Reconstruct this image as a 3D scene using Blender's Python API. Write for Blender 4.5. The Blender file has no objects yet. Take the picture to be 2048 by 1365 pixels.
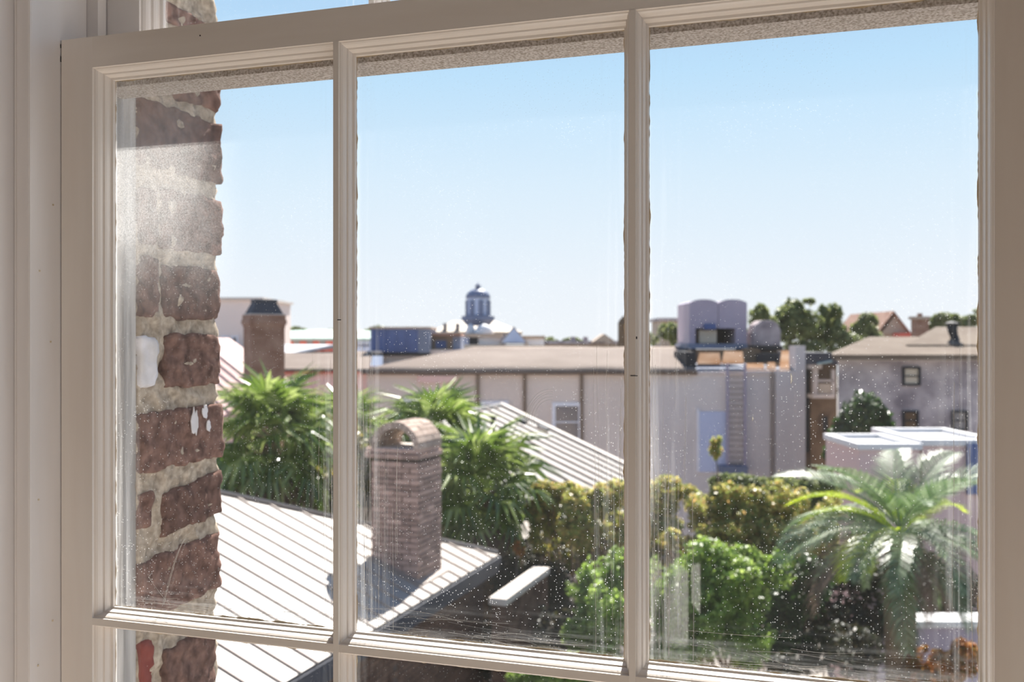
import bpy, bmesh, math, random
import numpy as np
from mathutils import Vector, Matrix, noise
PI = math.pi
S = bpy.context.scene
COL = S.collection
H = 9.5            # eye height above the street (a third-floor window)
F = 1900.0         # focal length in pixels of the 2048 frame
PHI = math.radians(17.7)   # the window is turned this much from the view direction

# ---------------------------------------------------------------- camera
cd = bpy.data.cameras.new('camera'); cam = bpy.data.objects.new('camera', cd); COL.objects.link(cam)
cam.location = (0, 0, H); cam.rotation_euler = (PI/2, 0, 0)
cd.sensor_width = 36; cd.lens = 36*F/2048; cd.clip_start = .02; cd.clip_end = 2000
cd.dof.use_dof = True; cd.dof.focus_distance = .88; cd.dof.aperture_fstop = 9.5
S.camera = cam
# ---------------------------------------------------------------- sky, sun, exposure
SUN_AZ = math.radians(14.5)   # to the right of the view direction
SUN_EL = math.radians(49.5)
w = bpy.data.worlds.new('sky'); S.world = w; w.use_nodes = True
nt = w.node_tree; nt.nodes.clear()
o_ = nt.nodes.new('ShaderNodeOutputWorld'); bg = nt.nodes.new('ShaderNodeBackground')
tc = nt.nodes.new('ShaderNodeTexCoord'); sx = nt.nodes.new('ShaderNodeSeparateXYZ'); cr = nt.nodes.new('ShaderNodeValToRGB')
nt.links.new(tc.outputs['Generated'], sx.inputs[0]); nt.links.new(sx.outputs['Z'], cr.inputs[0])
nt.links.new(cr.outputs[0], bg.inputs[0]); nt.links.new(bg.outputs[0], o_.inputs[0])
r = cr.color_ramp; r.elements[0].position = 0; r.elements[0].color = (.90, .945, .99, 1)
r.elements[1].position = 1; r.elements[1].color = (.07, .17, .44, 1)
for p, c in ((.06, (.85, .92, .99, 1)), (.16, (.72, .87, .995, 1)), (.27, (.53, .78, 1.0, 1)), (.55, (.17, .35, .72, 1))):
    e_ = r.elements.new(p); e_.color = c
bg.inputs[1].default_value = 1.06
sd = bpy.data.lights.new('sun', 'SUN'); sd.energy = 14.0; sd.angle = math.radians(.6); sd.color = (1, .955, .89)
so = bpy.data.objects.new('sun', sd); COL.objects.link(so)
dirv = Vector((math.sin(SUN_AZ)*math.cos(SUN_EL), math.cos(SUN_AZ)*math.cos(SUN_EL), math.sin(SUN_EL)))
so.rotation_euler = dirv.to_track_quat('Z', 'Y').to_euler(); so.location = (0, 30, 60)
RZ = Matrix.Rotation(-PHI, 4, 'Z')
def area(name, loc, aim, size, power, col):   # soft light inside the room, in window-frame axes
    l = bpy.data.lights.new(name, 'AREA'); l.energy = power; l.size = size; l.color = col
    o = bpy.data.objects.new(name, l); COL.objects.link(o); p = RZ @ Vector(loc); q = RZ @ Vector(aim)
    o.location = p+Vector((0, 0, H)); o.rotation_euler = (p-q).to_track_quat('Z', 'Y').to_euler()
area('overhead_fill_light', (-.4, -.75, 1.60), (-.4, -.75, 0), 1.0, 2.5, (1, .92, .84))  # added overhead fill for the sash and casing; no fixture there
area('side_fill_light', (2.36, -.5, .3), (-.75, .6, .1), 1.4, 18, (.90, .93, 1))  # added cool fill for the casing; the right wall has no window
area('floor_fill_light', (-.3, .25, -1.45), (-.3, .42, 0), .8, 11, (1, .92, .84))  # added uplight for the rail undersides, in place of bounced sun
S.view_settings.view_transform = 'Standard'; S.view_settings.look = 'None'
S.view_settings.gamma = 1; S.view_settings.use_curve_mapping = False; S.view_settings.exposure = 0.0
S.cycles.max_bounces = 10; S.cycles.transparent_max_bounces = 24; S.cycles.diffuse_bounces = 5

# ---------------------------------------------------------------- materials
def lin(c):
    if isinstance(c, str):
        c = [int(c[i:i+2], 16)/255 for i in (0, 2, 4)]
    return [((x+.055)/1.055)**2.4 if x > .04045 else x/12.92 for x in c]
def mat(name, col, col2=None, scale=8, rough=.6, bump=0, bscale=None, spec=.3, stretch=(1, 1, 1), metal=0, objvar=0, detail=6, lo=.35, hi=.65):
    m = bpy.data.materials.new(name); m.use_nodes = True
    nt = m.node_tree; b = nt.nodes['Principled BSDF']; L = nt.links.new
    b.inputs['Roughness'].default_value = rough; b.inputs['Metallic'].default_value = metal
    b.inputs['Specular IOR Level'].default_value = spec
    c1 = lin(col)+[1]; b.inputs['Base Color'].default_value = c1
    out = None
    tc = nt.nodes.new('ShaderNodeTexCoord'); mp = nt.nodes.new('ShaderNodeMapping'); mp.inputs['Scale'].default_value = stretch
    L(tc.outputs['Object'], mp.inputs[0])
    if col2:
        n = nt.nodes.new('ShaderNodeTexNoise'); n.inputs['Scale'].default_value = scale; n.inputs['Detail'].default_value = detail
        L(mp.outputs[0], n.inputs[0])
        cr = nt.nodes.new('ShaderNodeValToRGB'); cr.color_ramp.elements[0].position = lo; cr.color_ramp.elements[1].position = hi
        cr.color_ramp.elements[0].color = c1; cr.color_ramp.elements[1].color = lin(col2)+[1]
        L(n.outputs['Fac'], cr.inputs[0]); out = cr.outputs[0]
        L(out, b.inputs['Base Color'])
    if objvar:
        oi = nt.nodes.new('ShaderNodeObjectInfo'); mr = nt.nodes.new('ShaderNodeMapRange')
        mr.inputs['To Min'].default_value = 1-objvar; mr.inputs['To Max'].default_value = 1+objvar*.6
        L(oi.outputs['Random'], mr.inputs[0])
        hs = nt.nodes.new('ShaderNodeHueSaturation'); L(mr.outputs[0], hs.inputs['Value'])
        if out: L(out, hs.inputs['Color'])
        else: hs.inputs['Color'].default_value = c1
        L(hs.outputs[0], b.inputs['Base Color'])
    if bump:
        n2 = nt.nodes.new('ShaderNodeTexNoise'); n2.inputs['Scale'].default_value = bscale or scale*3; n2.inputs['Detail'].default_value = 5
        L(mp.outputs[0], n2.inputs[0])
        bp = nt.nodes.new('ShaderNodeBump'); bp.inputs['Strength'].default_value = min(1, bump*20); bp.inputs['Distance'].default_value = bump
        L(n2.outputs['Fac'], bp.inputs['Height']); L(bp.outputs[0], b.inputs['Normal'])
    return m
def leafmat(name, cols, rough=.45, trans=.4, spec=.5):
    m = bpy.data.materials.new(name); m.use_nodes = True
    nt = m.node_tree; b = nt.nodes['Principled BSDF']; L = nt.links.new
    g = nt.nodes.new('ShaderNodeNewGeometry'); cr = nt.nodes.new('ShaderNodeValToRGB')
    L(g.outputs['Random Per Island'], cr.inputs[0])
    el = cr.color_ramp.elements
    while len(el) < len(cols): el.new(.5)
    for i, c in enumerate(cols):
        el[i].position = i/max(1, len(cols)-1); el[i].color = lin(c)+[1]
    L(cr.outputs[0], b.inputs['Base Color']); b.inputs['Roughness'].default_value = rough; b.inputs['Specular IOR Level'].default_value = spec
    t = nt.nodes.new('ShaderNodeBsdfTranslucent'); mx = nt.nodes.new('ShaderNodeMixShader'); mx.inputs[0].default_value = trans
    hs = nt.nodes.new('ShaderNodeHueSaturation'); hs.inputs['Saturation'].default_value = 1.02; hs.inputs['Value'].default_value = 1.45
    L(cr.outputs[0], hs.inputs['Color']); L(hs.outputs[0], t.inputs['Color'])
    L(b.outputs[0], mx.inputs[1]); L(t.outputs[0], mx.inputs[2]); L(mx.outputs[0], nt.nodes['Material Output'].inputs[0])
    return m
M = {}
M['paint'] = mat('cream_sash_paint', 'e8e2db', 'e2dad2', 30, .32, .0004, 60, .4, (1, 1, .12))
M['paint_h'] = mat('cream_rail_paint', 'e8e2db', 'e0d8cf', 30, .32, .0004, 60, .4, (.1, 1, 1))
M['casing'] = mat('white_casing_paint', 'e6e2e0', 'dfdad6', 20, .35, .0005, 40, .4, (1, 1, .1))
M['putty'] = mat('yellowed_paint_edge', 'd9ccb4', 'bba888', 60, .5, .0005, 120)
M['weathered'] = mat('weathered_grey_paint', '8d8984', 'c9c6c2', 60, .75, .0008, 150, .2, (1, 1, .06), lo=.4, hi=.7)
M['rail_dirt'] = mat('dusty_outer_rail', '90867a', 'd0cac6', 420, .85, .0008, 300, .2, (1, 1, 1))
M['plaster'] = mat('cream_plaster', 'd9cec2', 'd2c6b9', 4, .7, .0006, 60)
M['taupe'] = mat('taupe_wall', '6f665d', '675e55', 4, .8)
M['boards'] = mat('wood_floor', 'b3946c', '9c7d56', 6, .4, 0, stretch=(6, .6, 1))
M['mortar'] = mat('lime_mortar', '7c6f60', 'c2b4a2', 110, .95, .003, 240, .1, lo=.25, hi=.72)
M['dark'] = mat('recess_shade_and_chips', '2a2a2e', None, rough=.8)  # near-black: paints the shade in the jamb recess, also colours the paint chips
M['asphalt'] = mat('street_asphalt', '7d7873', '8b857e', 1.5, .9)
M['old_brick'] = mat('old_brick', '44302a', '8d6f64', 70, .95, .0025, 260, .1, objvar=.2, lo=.25, hi=.78)
M['chimney_brick'] = mat('chimney_brick', '97796c', 'bfa598', 14, .9, 0, None, .15, objvar=.35)
M['hood_brick_lit'] = mat('arch_brick_sunlit', 'b7a090', 'cbb7a8', 14, .9, 0, None, .15, objvar=.22)  # lighter copy of the chimney brick, standing in for sun on the hood
M['wall_brick'] = mat('dark_wall_brick', '4a352c', '715a4c', 5, .9, 0, None, .15, objvar=.3)
M['dark_mortar'] = mat('sooty_mortar', '4b403a', '5d5048', 12, .95)
M['white_chip'] = mat('white_paint_flake', 'd8d6da', 'c5c1c0', 40, .6)
M['metal_roof'] = mat('pale_metal_roof', 'a2978d', 'aca196', 1.2, .42, 0, None, .4, objvar=.03)
M['seam'] = mat('roof_seam_metal', 'b5a193', None, rough=.5)
M['fascia'] = mat('dark_fascia', '33363f', '3c3f49', 3, .6)
M['grey_roof'] = mat('grey_ribbed_roof', 'a9a39c', 'b3ada6', 1.5, .5, 0, None, .35, objvar=.04)
M['stucco'] = mat('beige_stucco', 'd2c1b5', 'decec2', .25, .9, 0, None, .15, lo=.3, hi=.7)
M['stucco_grey'] = mat('grey_beige_stucco', 'cfc4be', 'dad0ca', .3, .9, 0, None, .15)
M['stucco_pink'] = mat('pink_stucco', 'dcb6ac', 'e4c4ba', .3, .9, 0, None, .15)
M['tan_roof'] = mat('tan_membrane_roof', '9c887a', 'b7a496', .35, .85, 0, None, .2, lo=.3, hi=.7)
M['stain'] = mat('brown_downspout', '7d6a5a', None, rough=.7)
M['pipe_grey'] = mat('grey_drainpipe', '97897f', None, rough=.7)
M['white_trim'] = mat('white_trim', 'e4e2e6', None, rough=.5)
M['bright'] = mat('bright_white_roof', 'e9e7e6', None, rough=.6)
M['pane_far'] = mat('dark_window_pane', '6e6a70', '8d8076', .8, .15, spec=.6)
M['door_blue'] = mat('pale_blue_door', 'bfc6de', None, rough=.5)
M['steel_blue'] = mat('blue_grey_steel', '747d92', '646d80', .8, .6)
M['blue_box'] = mat('dark_blue_siding', '50628f', '42527c', .6, .6)
M['hood'] = mat('mauve_grey_metal', '9d92a0', 'a79daa', .6, .6)
M['beige'] = mat('beige_metal', 'd2c3ae', None, rough=.6)
M['copper'] = mat('copper_sheet', 'b58a68', 'd6b79c', .7, .9, 0, None, .0, objvar=.12)
M['black'] = mat('blackened_metal', '25262b', None, rough=.7)
M['slate'] = mat('dark_slate_cap', '3d3d44', '4a4a50', 3, .8)
M['far_brick_warm'] = mat('chimney_stack_brick', '83604f', '9a7a69', 3, .9, .01, 6)
M['far_tan'] = mat('far_tan_wall', 'ad9a88', None, rough=.9)
M['grey_wall'] = mat('mottled_grey_wall', '7c7276', 'c2b6b4', 1.3, .95, 0, None, .1, lo=.32, hi=.72)
M['hip_tan'] = mat('tan_hip_roof', '957f6b', 'ab9782', .7, .9)
M['pink_wall'] = mat('dusty_pink_wall', 'cbb0ab', None, rough=.9)
M['pale_wall'] = mat('pale_blush_wall', 'e3d2c8', None, rough=.9)
M['pink_roof'] = mat('pink_metal_roof', 'd0a79e', 'dcb8ae', 1, .6, objvar=.03)
M['red_wall'] = mat('red_wall', 'c9695a', None, rough=.9)
M['green_roof'] = mat('pale_green_roof', 'b9cdc0', None, rough=.6)
M['timber'] = mat('brown_timber', '5f4b38', '74604a', 2, .85)
M['cupola'] = mat('cupola_paint', 'b8c3d8', 'a9b6d0', .5, .6)
M['dome'] = mat('dome_lead', '66718a', None, rough=.5)
M['bark'] = mat('grey_brown_bark', '5b4a3c', '7a6857', 9, .95, .01, 20)
M['fibre'] = mat('palm_fibre', '6b5440', '8b7258', 12, .95, .02, 20)
M['coping'] = mat('pale_coping', 'd8cdc2', 'e0d6cc', 4, .8)
M['leaf_shrub'] = leafmat('myrtle_leaves', ['56662e', '7f8c46', 'a8a85a', 'cdb878', '8f9c54', 'bf9c68', '6c7c3c'], .35, .5)
M['leaf_myrtle'] = leafmat('dark_myrtle_leaves', ['35481a', '566626', '8a8a38', 'b59b48', '48591f'], .4, .45)
M['leaf_bright'] = leafmat('bright_green_leaves', ['4f6a22', '74903a', '94ad50', 'aabd68', '5c7a2c'], .4, .5)
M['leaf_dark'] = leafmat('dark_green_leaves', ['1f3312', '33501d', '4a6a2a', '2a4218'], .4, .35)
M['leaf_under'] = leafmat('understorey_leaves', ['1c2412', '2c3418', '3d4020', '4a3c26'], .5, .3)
M['leaf_orange'] = leafmat('orange_leaves', ['a8642e', 'd08a48', 'b8843c', '86702c', 'd9a066'], .5, .45)
M['leaf_far'] = leafmat('far_tree_leaves', ['505c36', '6c7648', '868a56', '5a6640'], .5, .4)
M['palmetto'] = leafmat('palmetto_leaf', ['4a5f26', '6c7d3a', '909c5e', '3c4e22'], .25, .4, .9)
M['palm_green'] = leafmat('date_palm_leaf', ['4c6636', '667e50', '8a9c72', '425a30'], .4, .3, .9)
M['palm_lime'] = leafmat('young_palm_leaf', ['a3b52a', 'bcc83c', '8ea628'], .35, .5, .5)
M['palm_dead'] = leafmat('dead_palm_leaf', ['7d685a', '948070', '6b574a'], .6, .25, .2)
M['scratch'] = mat('dried_paint_smear', 'e8e6e2', None, rough=.8)

def tone(k, *names):   # scale the colours of several materials
    for n in names:
        for nd in M[n].node_tree.nodes:
            if nd.type == 'VALTORGB':
                for e in nd.color_ramp.elements: e.color = [c*k for c in e.color[:3]]+[1]
            elif nd.type in ('BSDF_PRINCIPLED',): nd.inputs['Base Color'].default_value = [c*k for c in nd.inputs['Base Color'].default_value[:3]]+[1]
            elif nd.type == 'HUE_SAT' and not nd.inputs['Color'].is_linked: nd.inputs['Color'].default_value = [c*k for c in nd.inputs['Color'].default_value[:3]]+[1]
tone(.74, *[n for n in M if n.startswith(('leaf_', 'palm'))])
tone(.66, 'metal_roof', 'seam', 'grey_roof', 'tan_roof', 'hip_tan')
tone(.62, 'tan_roof', 'copper', 'hip_tan')
tone(1.22, 'metal_roof')
tone(1.5, 'palmetto')
tone(1.5, 'leaf_shrub', 'palm_lime', 'leaf_far')
tone(1.2, 'leaf_bright', 'palm_green')
tone(.72, 'pink_roof')
tone(.78, 'coping', 'copper', 'hood_brick_lit', 'green_roof', 'bright', 'beige')
M['white_board'] = mat('white_board_paint', 'ebe8e4', None, rough=.6)
def glass_mat():
    m = bpy.data.materials.new('dusty_old_glass'); m.use_nodes = True
    nt = m.node_tree; N = nt.nodes.new; L = nt.links.new; nt.nodes.clear()
    out = N('ShaderNodeOutputMaterial'); tr = N('ShaderNodeBsdfTransparent'); gl = N('ShaderNodeBsdfGlossy'); gl.inputs['Roughness'].default_value = .0
    lw = N('ShaderNodeLayerWeight'); lw.inputs['Blend'].default_value = .5
    pw = N('ShaderNodeMath'); pw.operation = 'POWER'; pw.inputs[1].default_value = 5; L(lw.outputs['Facing'], pw.inputs[0])
    ma = N('ShaderNodeMath'); ma.operation = 'MULTIPLY_ADD'; ma.inputs[1].default_value = .96; ma.inputs[2].default_value = .04; L(pw.outputs[0], ma.inputs[0])
    mx = N('ShaderNodeMixShader'); L(ma.outputs[0], mx.inputs[0]); L(tr.outputs[0], mx.inputs[1]); L(gl.outputs[0], mx.inputs[2])
    df = N('ShaderNodeBsdfDiffuse'); tl = N('ShaderNodeBsdfTranslucent'); dm = N('ShaderNodeMixShader'); dm.inputs[0].default_value = .7
    for d in (df, tl): d.inputs['Color'].default_value = (.86, .86, .85, 1)
    L(df.outputs[0], dm.inputs[1]); L(tl.outputs[0], dm.inputs[2])
    fin = N('ShaderNodeMixShader'); L(mx.outputs[0], fin.inputs[1]); L(dm.outputs[0], fin.inputs[2]); L(fin.outputs[0], out.inputs[0])
    tc = N('ShaderNodeTexCoord'); gen = N('ShaderNodeSeparateXYZ'); L(tc.outputs['Generated'], gen.inputs[0])
    def math_(op, a, b=None, clamp=False):
        n = N('ShaderNodeMath'); n.operation = op; n.use_clamp = clamp
        for i, v in enumerate((a, b)):
            if v is None: continue
            if isinstance(v, (int, float)): n.inputs[i].default_value = v
            else: L(v, n.inputs[i])
        return n.outputs[0]
    def ramp(v, a, b, to=1.0):
        n = N('ShaderNodeMapRange'); n.interpolation_type = 'SMOOTHSTEP'
        n.inputs['From Min'].default_value = a; n.inputs['From Max'].default_value = b; n.inputs['To Max'].default_value = to
        L(v, n.inputs[0]); return n.outputs[0]
    def nz(scale, stretch, detail=3):
        mp = N('ShaderNodeMapping'); mp.inputs['Scale'].default_value = stretch; L(tc.outputs['Object'], mp.inputs[0])
        n = N('ShaderNodeTexNoise'); n.inputs['Scale'].default_value = scale; n.inputs['Detail'].default_value = detail; L(mp.outputs[0], n.inputs[0]); return n.outputs['Fac']
    def specks(scale, thr, keep):
        v = N('ShaderNodeTexVoronoi'); v.inputs['Scale'].default_value = scale; L(tc.outputs['Object'], v.inputs['Vector'])
        s = N('ShaderNodeSeparateColor'); L(v.outputs['Color'], s.inputs[0])
        rad = math_('MULTIPLY', s.outputs[1], thr)
        a = math_('LESS_THAN', v.outputs['Distance'], rad); k = math_('LESS_THAN', s.outputs[0], keep)
        return math_('MULTIPLY', a, k)
    gx, gz = gen.outputs['X'], gen.outputs['Z']
    patch = ramp(nz(9, (1, 1, 1)), .42, .68)
    sp = math_('MAXIMUM', specks(560, .30, .26), specks(190, .10, .10))
    sp = math_('MULTIPLY', sp, math_('ADD', math_('MULTIPLY', patch, .20), .09))
    inv = math_('SUBTRACT', 1.0, gz)
    low = ramp(inv, .25, .98)                       # dirtier towards the sill
    sp = math_('MULTIPLY', sp, math_('ADD', low, .45))
    # smears beside the glazing bars: long vertical wipes, and horizontal ones above the bar below
    left = ramp(gx, .17, .0); right = ramp(gx, .84, 1.0)
    side = math_('MULTIPLY', math_('MAXIMUM', left, right), math_('ADD', math_('MULTIPLY', low, .8), .12))
    wv = ramp(nz(220, (1, 1, .03), 4), .5, .72)
    bot = ramp(gz, .085, .0); wh = ramp(nz(200, (.05, 1, 1), 4), .46, .72)
    film = ramp(gx, .30, .0)
    sm = math_('MAXIMUM', math_('MULTIPLY', math_('MULTIPLY', side, wv), .20), math_('MULTIPLY', math_('MULTIPLY', bot, wh), .07))
    haze = math_('ADD', math_('MULTIPLY', patch, .004), .004)
    tot = math_('ADD', math_('ADD', sp, sm), haze, True)
    at = N('ShaderNodeAttribute'); at.attribute_type = 'OBJECT'; at.attribute_name = 'dust'
    # a bloom of lime dust drifts over the upper part of the first pane
    bl = math_('MULTIPLY', ramp(gz, .52, .74), ramp(nz(14, (1, 1, .7), 5), .25, .65))
    bl = math_('MULTIPLY', bl, ramp(gx, .62, .25))
    grain = math_('ADD', math_('MULTIPLY', nz(900, (1, 1, 1), 2), .9), -.12)
    bl = math_('MULTIPLY', math_('MULTIPLY', bl, .5), grain); bl = math_('MULTIPLY', bl, at.outputs['Fac'])
    tot = math_('ADD', tot, bl, True)
    L(tot, fin.inputs[0])
    return m
M['glass'] = glass_mat()

# ---------------------------------------------------------------- building blocks
ORG = {}
def P(px, py, Y): return Vector(((px-1024)/F*Y, Y, H-(py-682.5)/F*Y))
def tag(o, label=None, cat=None, group=None, kind=None):
    if label: o['label'] = label
    if cat: o['category'] = cat
    if group: o['group'] = group
    if kind: o['kind'] = kind
    return o
def empty(name, loc, label=None, cat=None, group=None, kind=None, rot=0):
    o = bpy.data.objects.new(name, None); COL.objects.link(o); o.empty_display_size = .1
    o.location = loc; o.rotation_euler = (0, 0, rot); ORG[o.name] = Vector(loc)
    return tag(o, label, cat, group, kind)
def org(o):
    while o is not None:
        if o.name in ORG: return ORG[o.name]
        o = o.parent
    return Vector((0, 0, 0))
class MB:
    def __init__(s): s.v = []; s.f = []
    def add(s, vs, fs):
        n = len(s.v); s.v += [tuple(x) for x in vs]; s.f += [tuple(i+n for i in f) for f in fs]; return s
    def hexa(s, p):   # p: 4 bottom (ccw) + 4 top
        return s.add(p, [(3, 2, 1, 0), (4, 5, 6, 7), (0, 1, 5, 4), (1, 2, 6, 5), (2, 3, 7, 6), (3, 0, 4, 7)])
    def box(s, a, b):
        x0, y0, z0 = a; x1, y1, z1 = b
        return s.hexa([(x0, y0, z0), (x1, y0, z0), (x1, y1, z0), (x0, y1, z0), (x0, y0, z1), (x1, y0, z1), (x1, y1, z1), (x0, y1, z1)])
    def obox(s, o, ax, ay, az):   # corner and three edge vectors
        o = Vector(o); ax = Vector(ax); ay = Vector(ay); az = Vector(az)
        return s.hexa([o, o+ax, o+ax+ay, o+ay, o+az, o+ax+az, o+ax+ay+az, o+ay+az])
    def prism(s, poly, d):
        d = Vector(d); poly = [Vector(p) for p in poly]; n = len(poly)
        return s.add(poly+[p+d for p in poly], [tuple(range(n))[::-1], tuple(range(n, 2*n))]+[(i, (i+1) % n, n+(i+1) % n, n+i) for i in range(n)])
    def lathe(s, c, prof, seg=20):
        vs = []; fs = []; c = Vector(c)
        for r_, z in prof:
            vs += [c+Vector((r_*math.cos(2*PI*k/seg), r_*math.sin(2*PI*k/seg), z)) for k in range(seg)]
        for j in range(len(prof)-1):
            for k in range(seg):
                a = j*seg+k; b = j*seg+(k+1) % seg; fs.append((a, b, b+seg, a+seg))
        fs.append(tuple(range(seg))[::-1]); fs.append(tuple(range((len(prof)-1)*seg, len(prof)*seg)))
        return s.add(vs, fs)
    def tube(s, pts, rad, seg=7):
        pts = [Vector(p) for p in pts]; vs = []; fs = []
        for i, p in enumerate(pts):
            t = (pts[min(i+1, len(pts)-1)]-pts[max(i-1, 0)]).normalized()
            a = t.cross(Vector((0, 0, 1)) if abs(t.z) < .9 else Vector((1, 0, 0))).normalized(); b = t.cross(a)
            r_ = rad[i] if isinstance(rad, (list, tuple)) else rad
            vs += [p+(a*math.cos(2*PI*k/seg)+b*math.sin(2*PI*k/seg))*r_ for k in range(seg)]
        for j in range(len(pts)-1):
            for k in range(seg):
                a = j*seg+k; b = j*seg+(k+1) % seg; fs.append((a, b, b+seg, a+seg))
        fs.append(tuple(range(seg))); fs.append(tuple(range((len(pts)-1)*seg, len(pts)*seg))[::-1])
        return s.add(vs, fs)
    def mesh(s, name, m, smooth=False, off=None):
        me = bpy.data.meshes.new(name); off = off or Vector((0, 0, 0))
        me.from_pydata([(x-off.x, y-off.y, z-off.z) for x, y, z in s.v], [], s.f); me.update()
        bm = bmesh.new(); bm.from_mesh(me); bmesh.ops.recalc_face_normals(bm, faces=bm.faces); bm.to_mesh(me); bm.free()
        if m: me.materials.append(m)
        if smooth:
            me.polygons.foreach_set('use_smooth', [True]*len(me.polygons))
        return me
    def build(s, name, m, parent=None, smooth=False, label=None, kind=None, bevel=0, local=False):
        off = Vector((0, 0, 0)) if (local or parent is None) else org(parent)
        o = bpy.data.objects.new(name, s.mesh(name, m, smooth, off)); COL.objects.link(o)
        if parent: o.parent = parent
        if bevel:
            md = o.modifiers.new('bevel', 'BEVEL'); md.width = bevel; md.segments = 2; md.limit_method = 'ANGLE'
        tag(o, label, kind=kind); return o
def inst(me, name, parent, loc, rot=(0, 0, 0), scale=(1, 1, 1)):   # one more object on a shared mesh; loc in world terms
    o = bpy.data.objects.new(name, me); COL.objects.link(o); o.parent = parent
    o.location = Vector(loc)-org(parent); o.rotation_euler = rot; o.scale = scale; return o

# =============================================================== THE WINDOW AND ITS ROOM
# window frame axes: x along the wall, y out through the glass, z up; the eye is the origin
def wroot(name, label=None, cat=None, kind=None):
    o = empty(name, (0, 0, H), label, cat, kind=kind, rot=-PHI); ORG[o.name] = Vector((0, 0, 0)); return o
def ratio(px): return math.tan(math.atan((px-1024)/F)-PHI)
def wv(py, x, y): return (682.5-py)/F*(y*math.cos(PHI)-x*math.sin(PHI))

D0 = .80; DG = .8217
PROF = [(0, 0), (0, 2.6), (1.1, 3.2), (2.2, 4.8), (3.0, 7.2), (3.3, 9.6), (3.3, 10.4), (4.6, 11.0), (5.3, 13.2), (5.7, 16), (5.8, 17.6), (7.6, 18.3), (8.0, 21.4)]
def prof(w_mm):  # half moulding, w_mm wide, from the fillet edge to the glass: (offset, depth) in metres
    return [(a*w_mm/8/1000, b/1000) for a, b in PROF]
U0, U1 = -.7087, .130            # inner front edges of the stiles
UL, UR = -.748, .170
VT, VTT = .2816, .3134           # meeting rail
VB = -.2888; VB2 = -.8590
MUN = [-.4290, -.1480]
win = wroot('window_1', kind='structure'); tag(win, 'cream painted lower sash with three panes per row and ovolo glazing bars')
def stile(u_front, sgn, u_out):
    poly = [(u_out, D0), (u_front, D0)]+[(u_front+sgn*a, D0+b) for a, b in prof(11 if sgn > 0 else 8)][1:]+[(u_front+sgn*.004, DG+.004), (u_front+sgn*.002, D0+.034), (u_out, D0+.034)]
    mb = MB().prism([(x, y, -.95) for x, y in poly], (0, 0, VTT+.95))
    return mb.build('stile', M['paint'], win, local=True)
stile(U0, 1, UL); stile(U1, -1, UR)
def hprof(v_front, sgn, wmm, vb, back=.034):
    return [(vb, D0)]+[(v_front, D0)]+[(v_front+sgn*a, D0+b) for a, b in prof(wmm)][1:]+[(v_front+sgn*.003, DG+.004), (v_front+sgn*.001, D0+back), (vb, D0+back)]
mb = MB().prism([(U0-.0001, y, v) for v, y in hprof(VT, -1, 9.5, VTT)], (U1-U0+.0002, 0, 0)); mb.build('meeting_rail', M['paint_h'], win, local=True)
mb = MB().prism([(U0, y, v) for v, y in hprof(VB2-.003, 1, 9.5, -.95)], (U1-U0, 0, 0)); mb.build('bottom_rail', M['paint_h'], win, local=True)
def bar_poly(c, half, wmm):
    pr = prof(wmm); R = [(c+half+a, b) for a, b in pr]; Lf = [(c-half-a, b) for a, b in pr]
    return [(x, D0+b) for x, b in Lf[::-1]]+[(x, D0+b) for x, b in R]+[(c+.005, DG+.004), (c+.003, D0+.032), (c-.003, D0+.032), (c-.005, DG+.004)]
mb = MB().prism([(U0, y, v) for v, y in bar_poly(VB, .0036, 8)], (U1-U0, 0, 0)); mb.build('horizontal_glazing_bar', M['paint_h'], win, local=True)
for c in MUN:
    mb = MB().prism([(x, y-.0002, -.95+.06) for x, y in bar_poly(c, .0028, 8)], (0, 0, VT+.95-.06)); mb.build('vertical_glazing_bar', M['paint'], win, local=True)
cells = [(U0+.011, MUN[0]-.0108), (MUN[0]+.0108, MUN[1]-.0108), (MUN[1]+.0108, U1-.008)]
rows = [(VB+.0116, VT-.0095), (VB2+.007, VB-.0116)]
rnd = random.Random(5)
def ribbon(mb, pts, wd):
    for a, b in zip(pts[:-1], pts[1:]):
        a = Vector(a); b = Vector(b); d = (b-a).normalized(); n = Vector((-d.z, 0, d.x))*wd/2
        mb.add([a-n, b-n, b+n, a+n], [(0, 1, 2, 3)])
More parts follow.
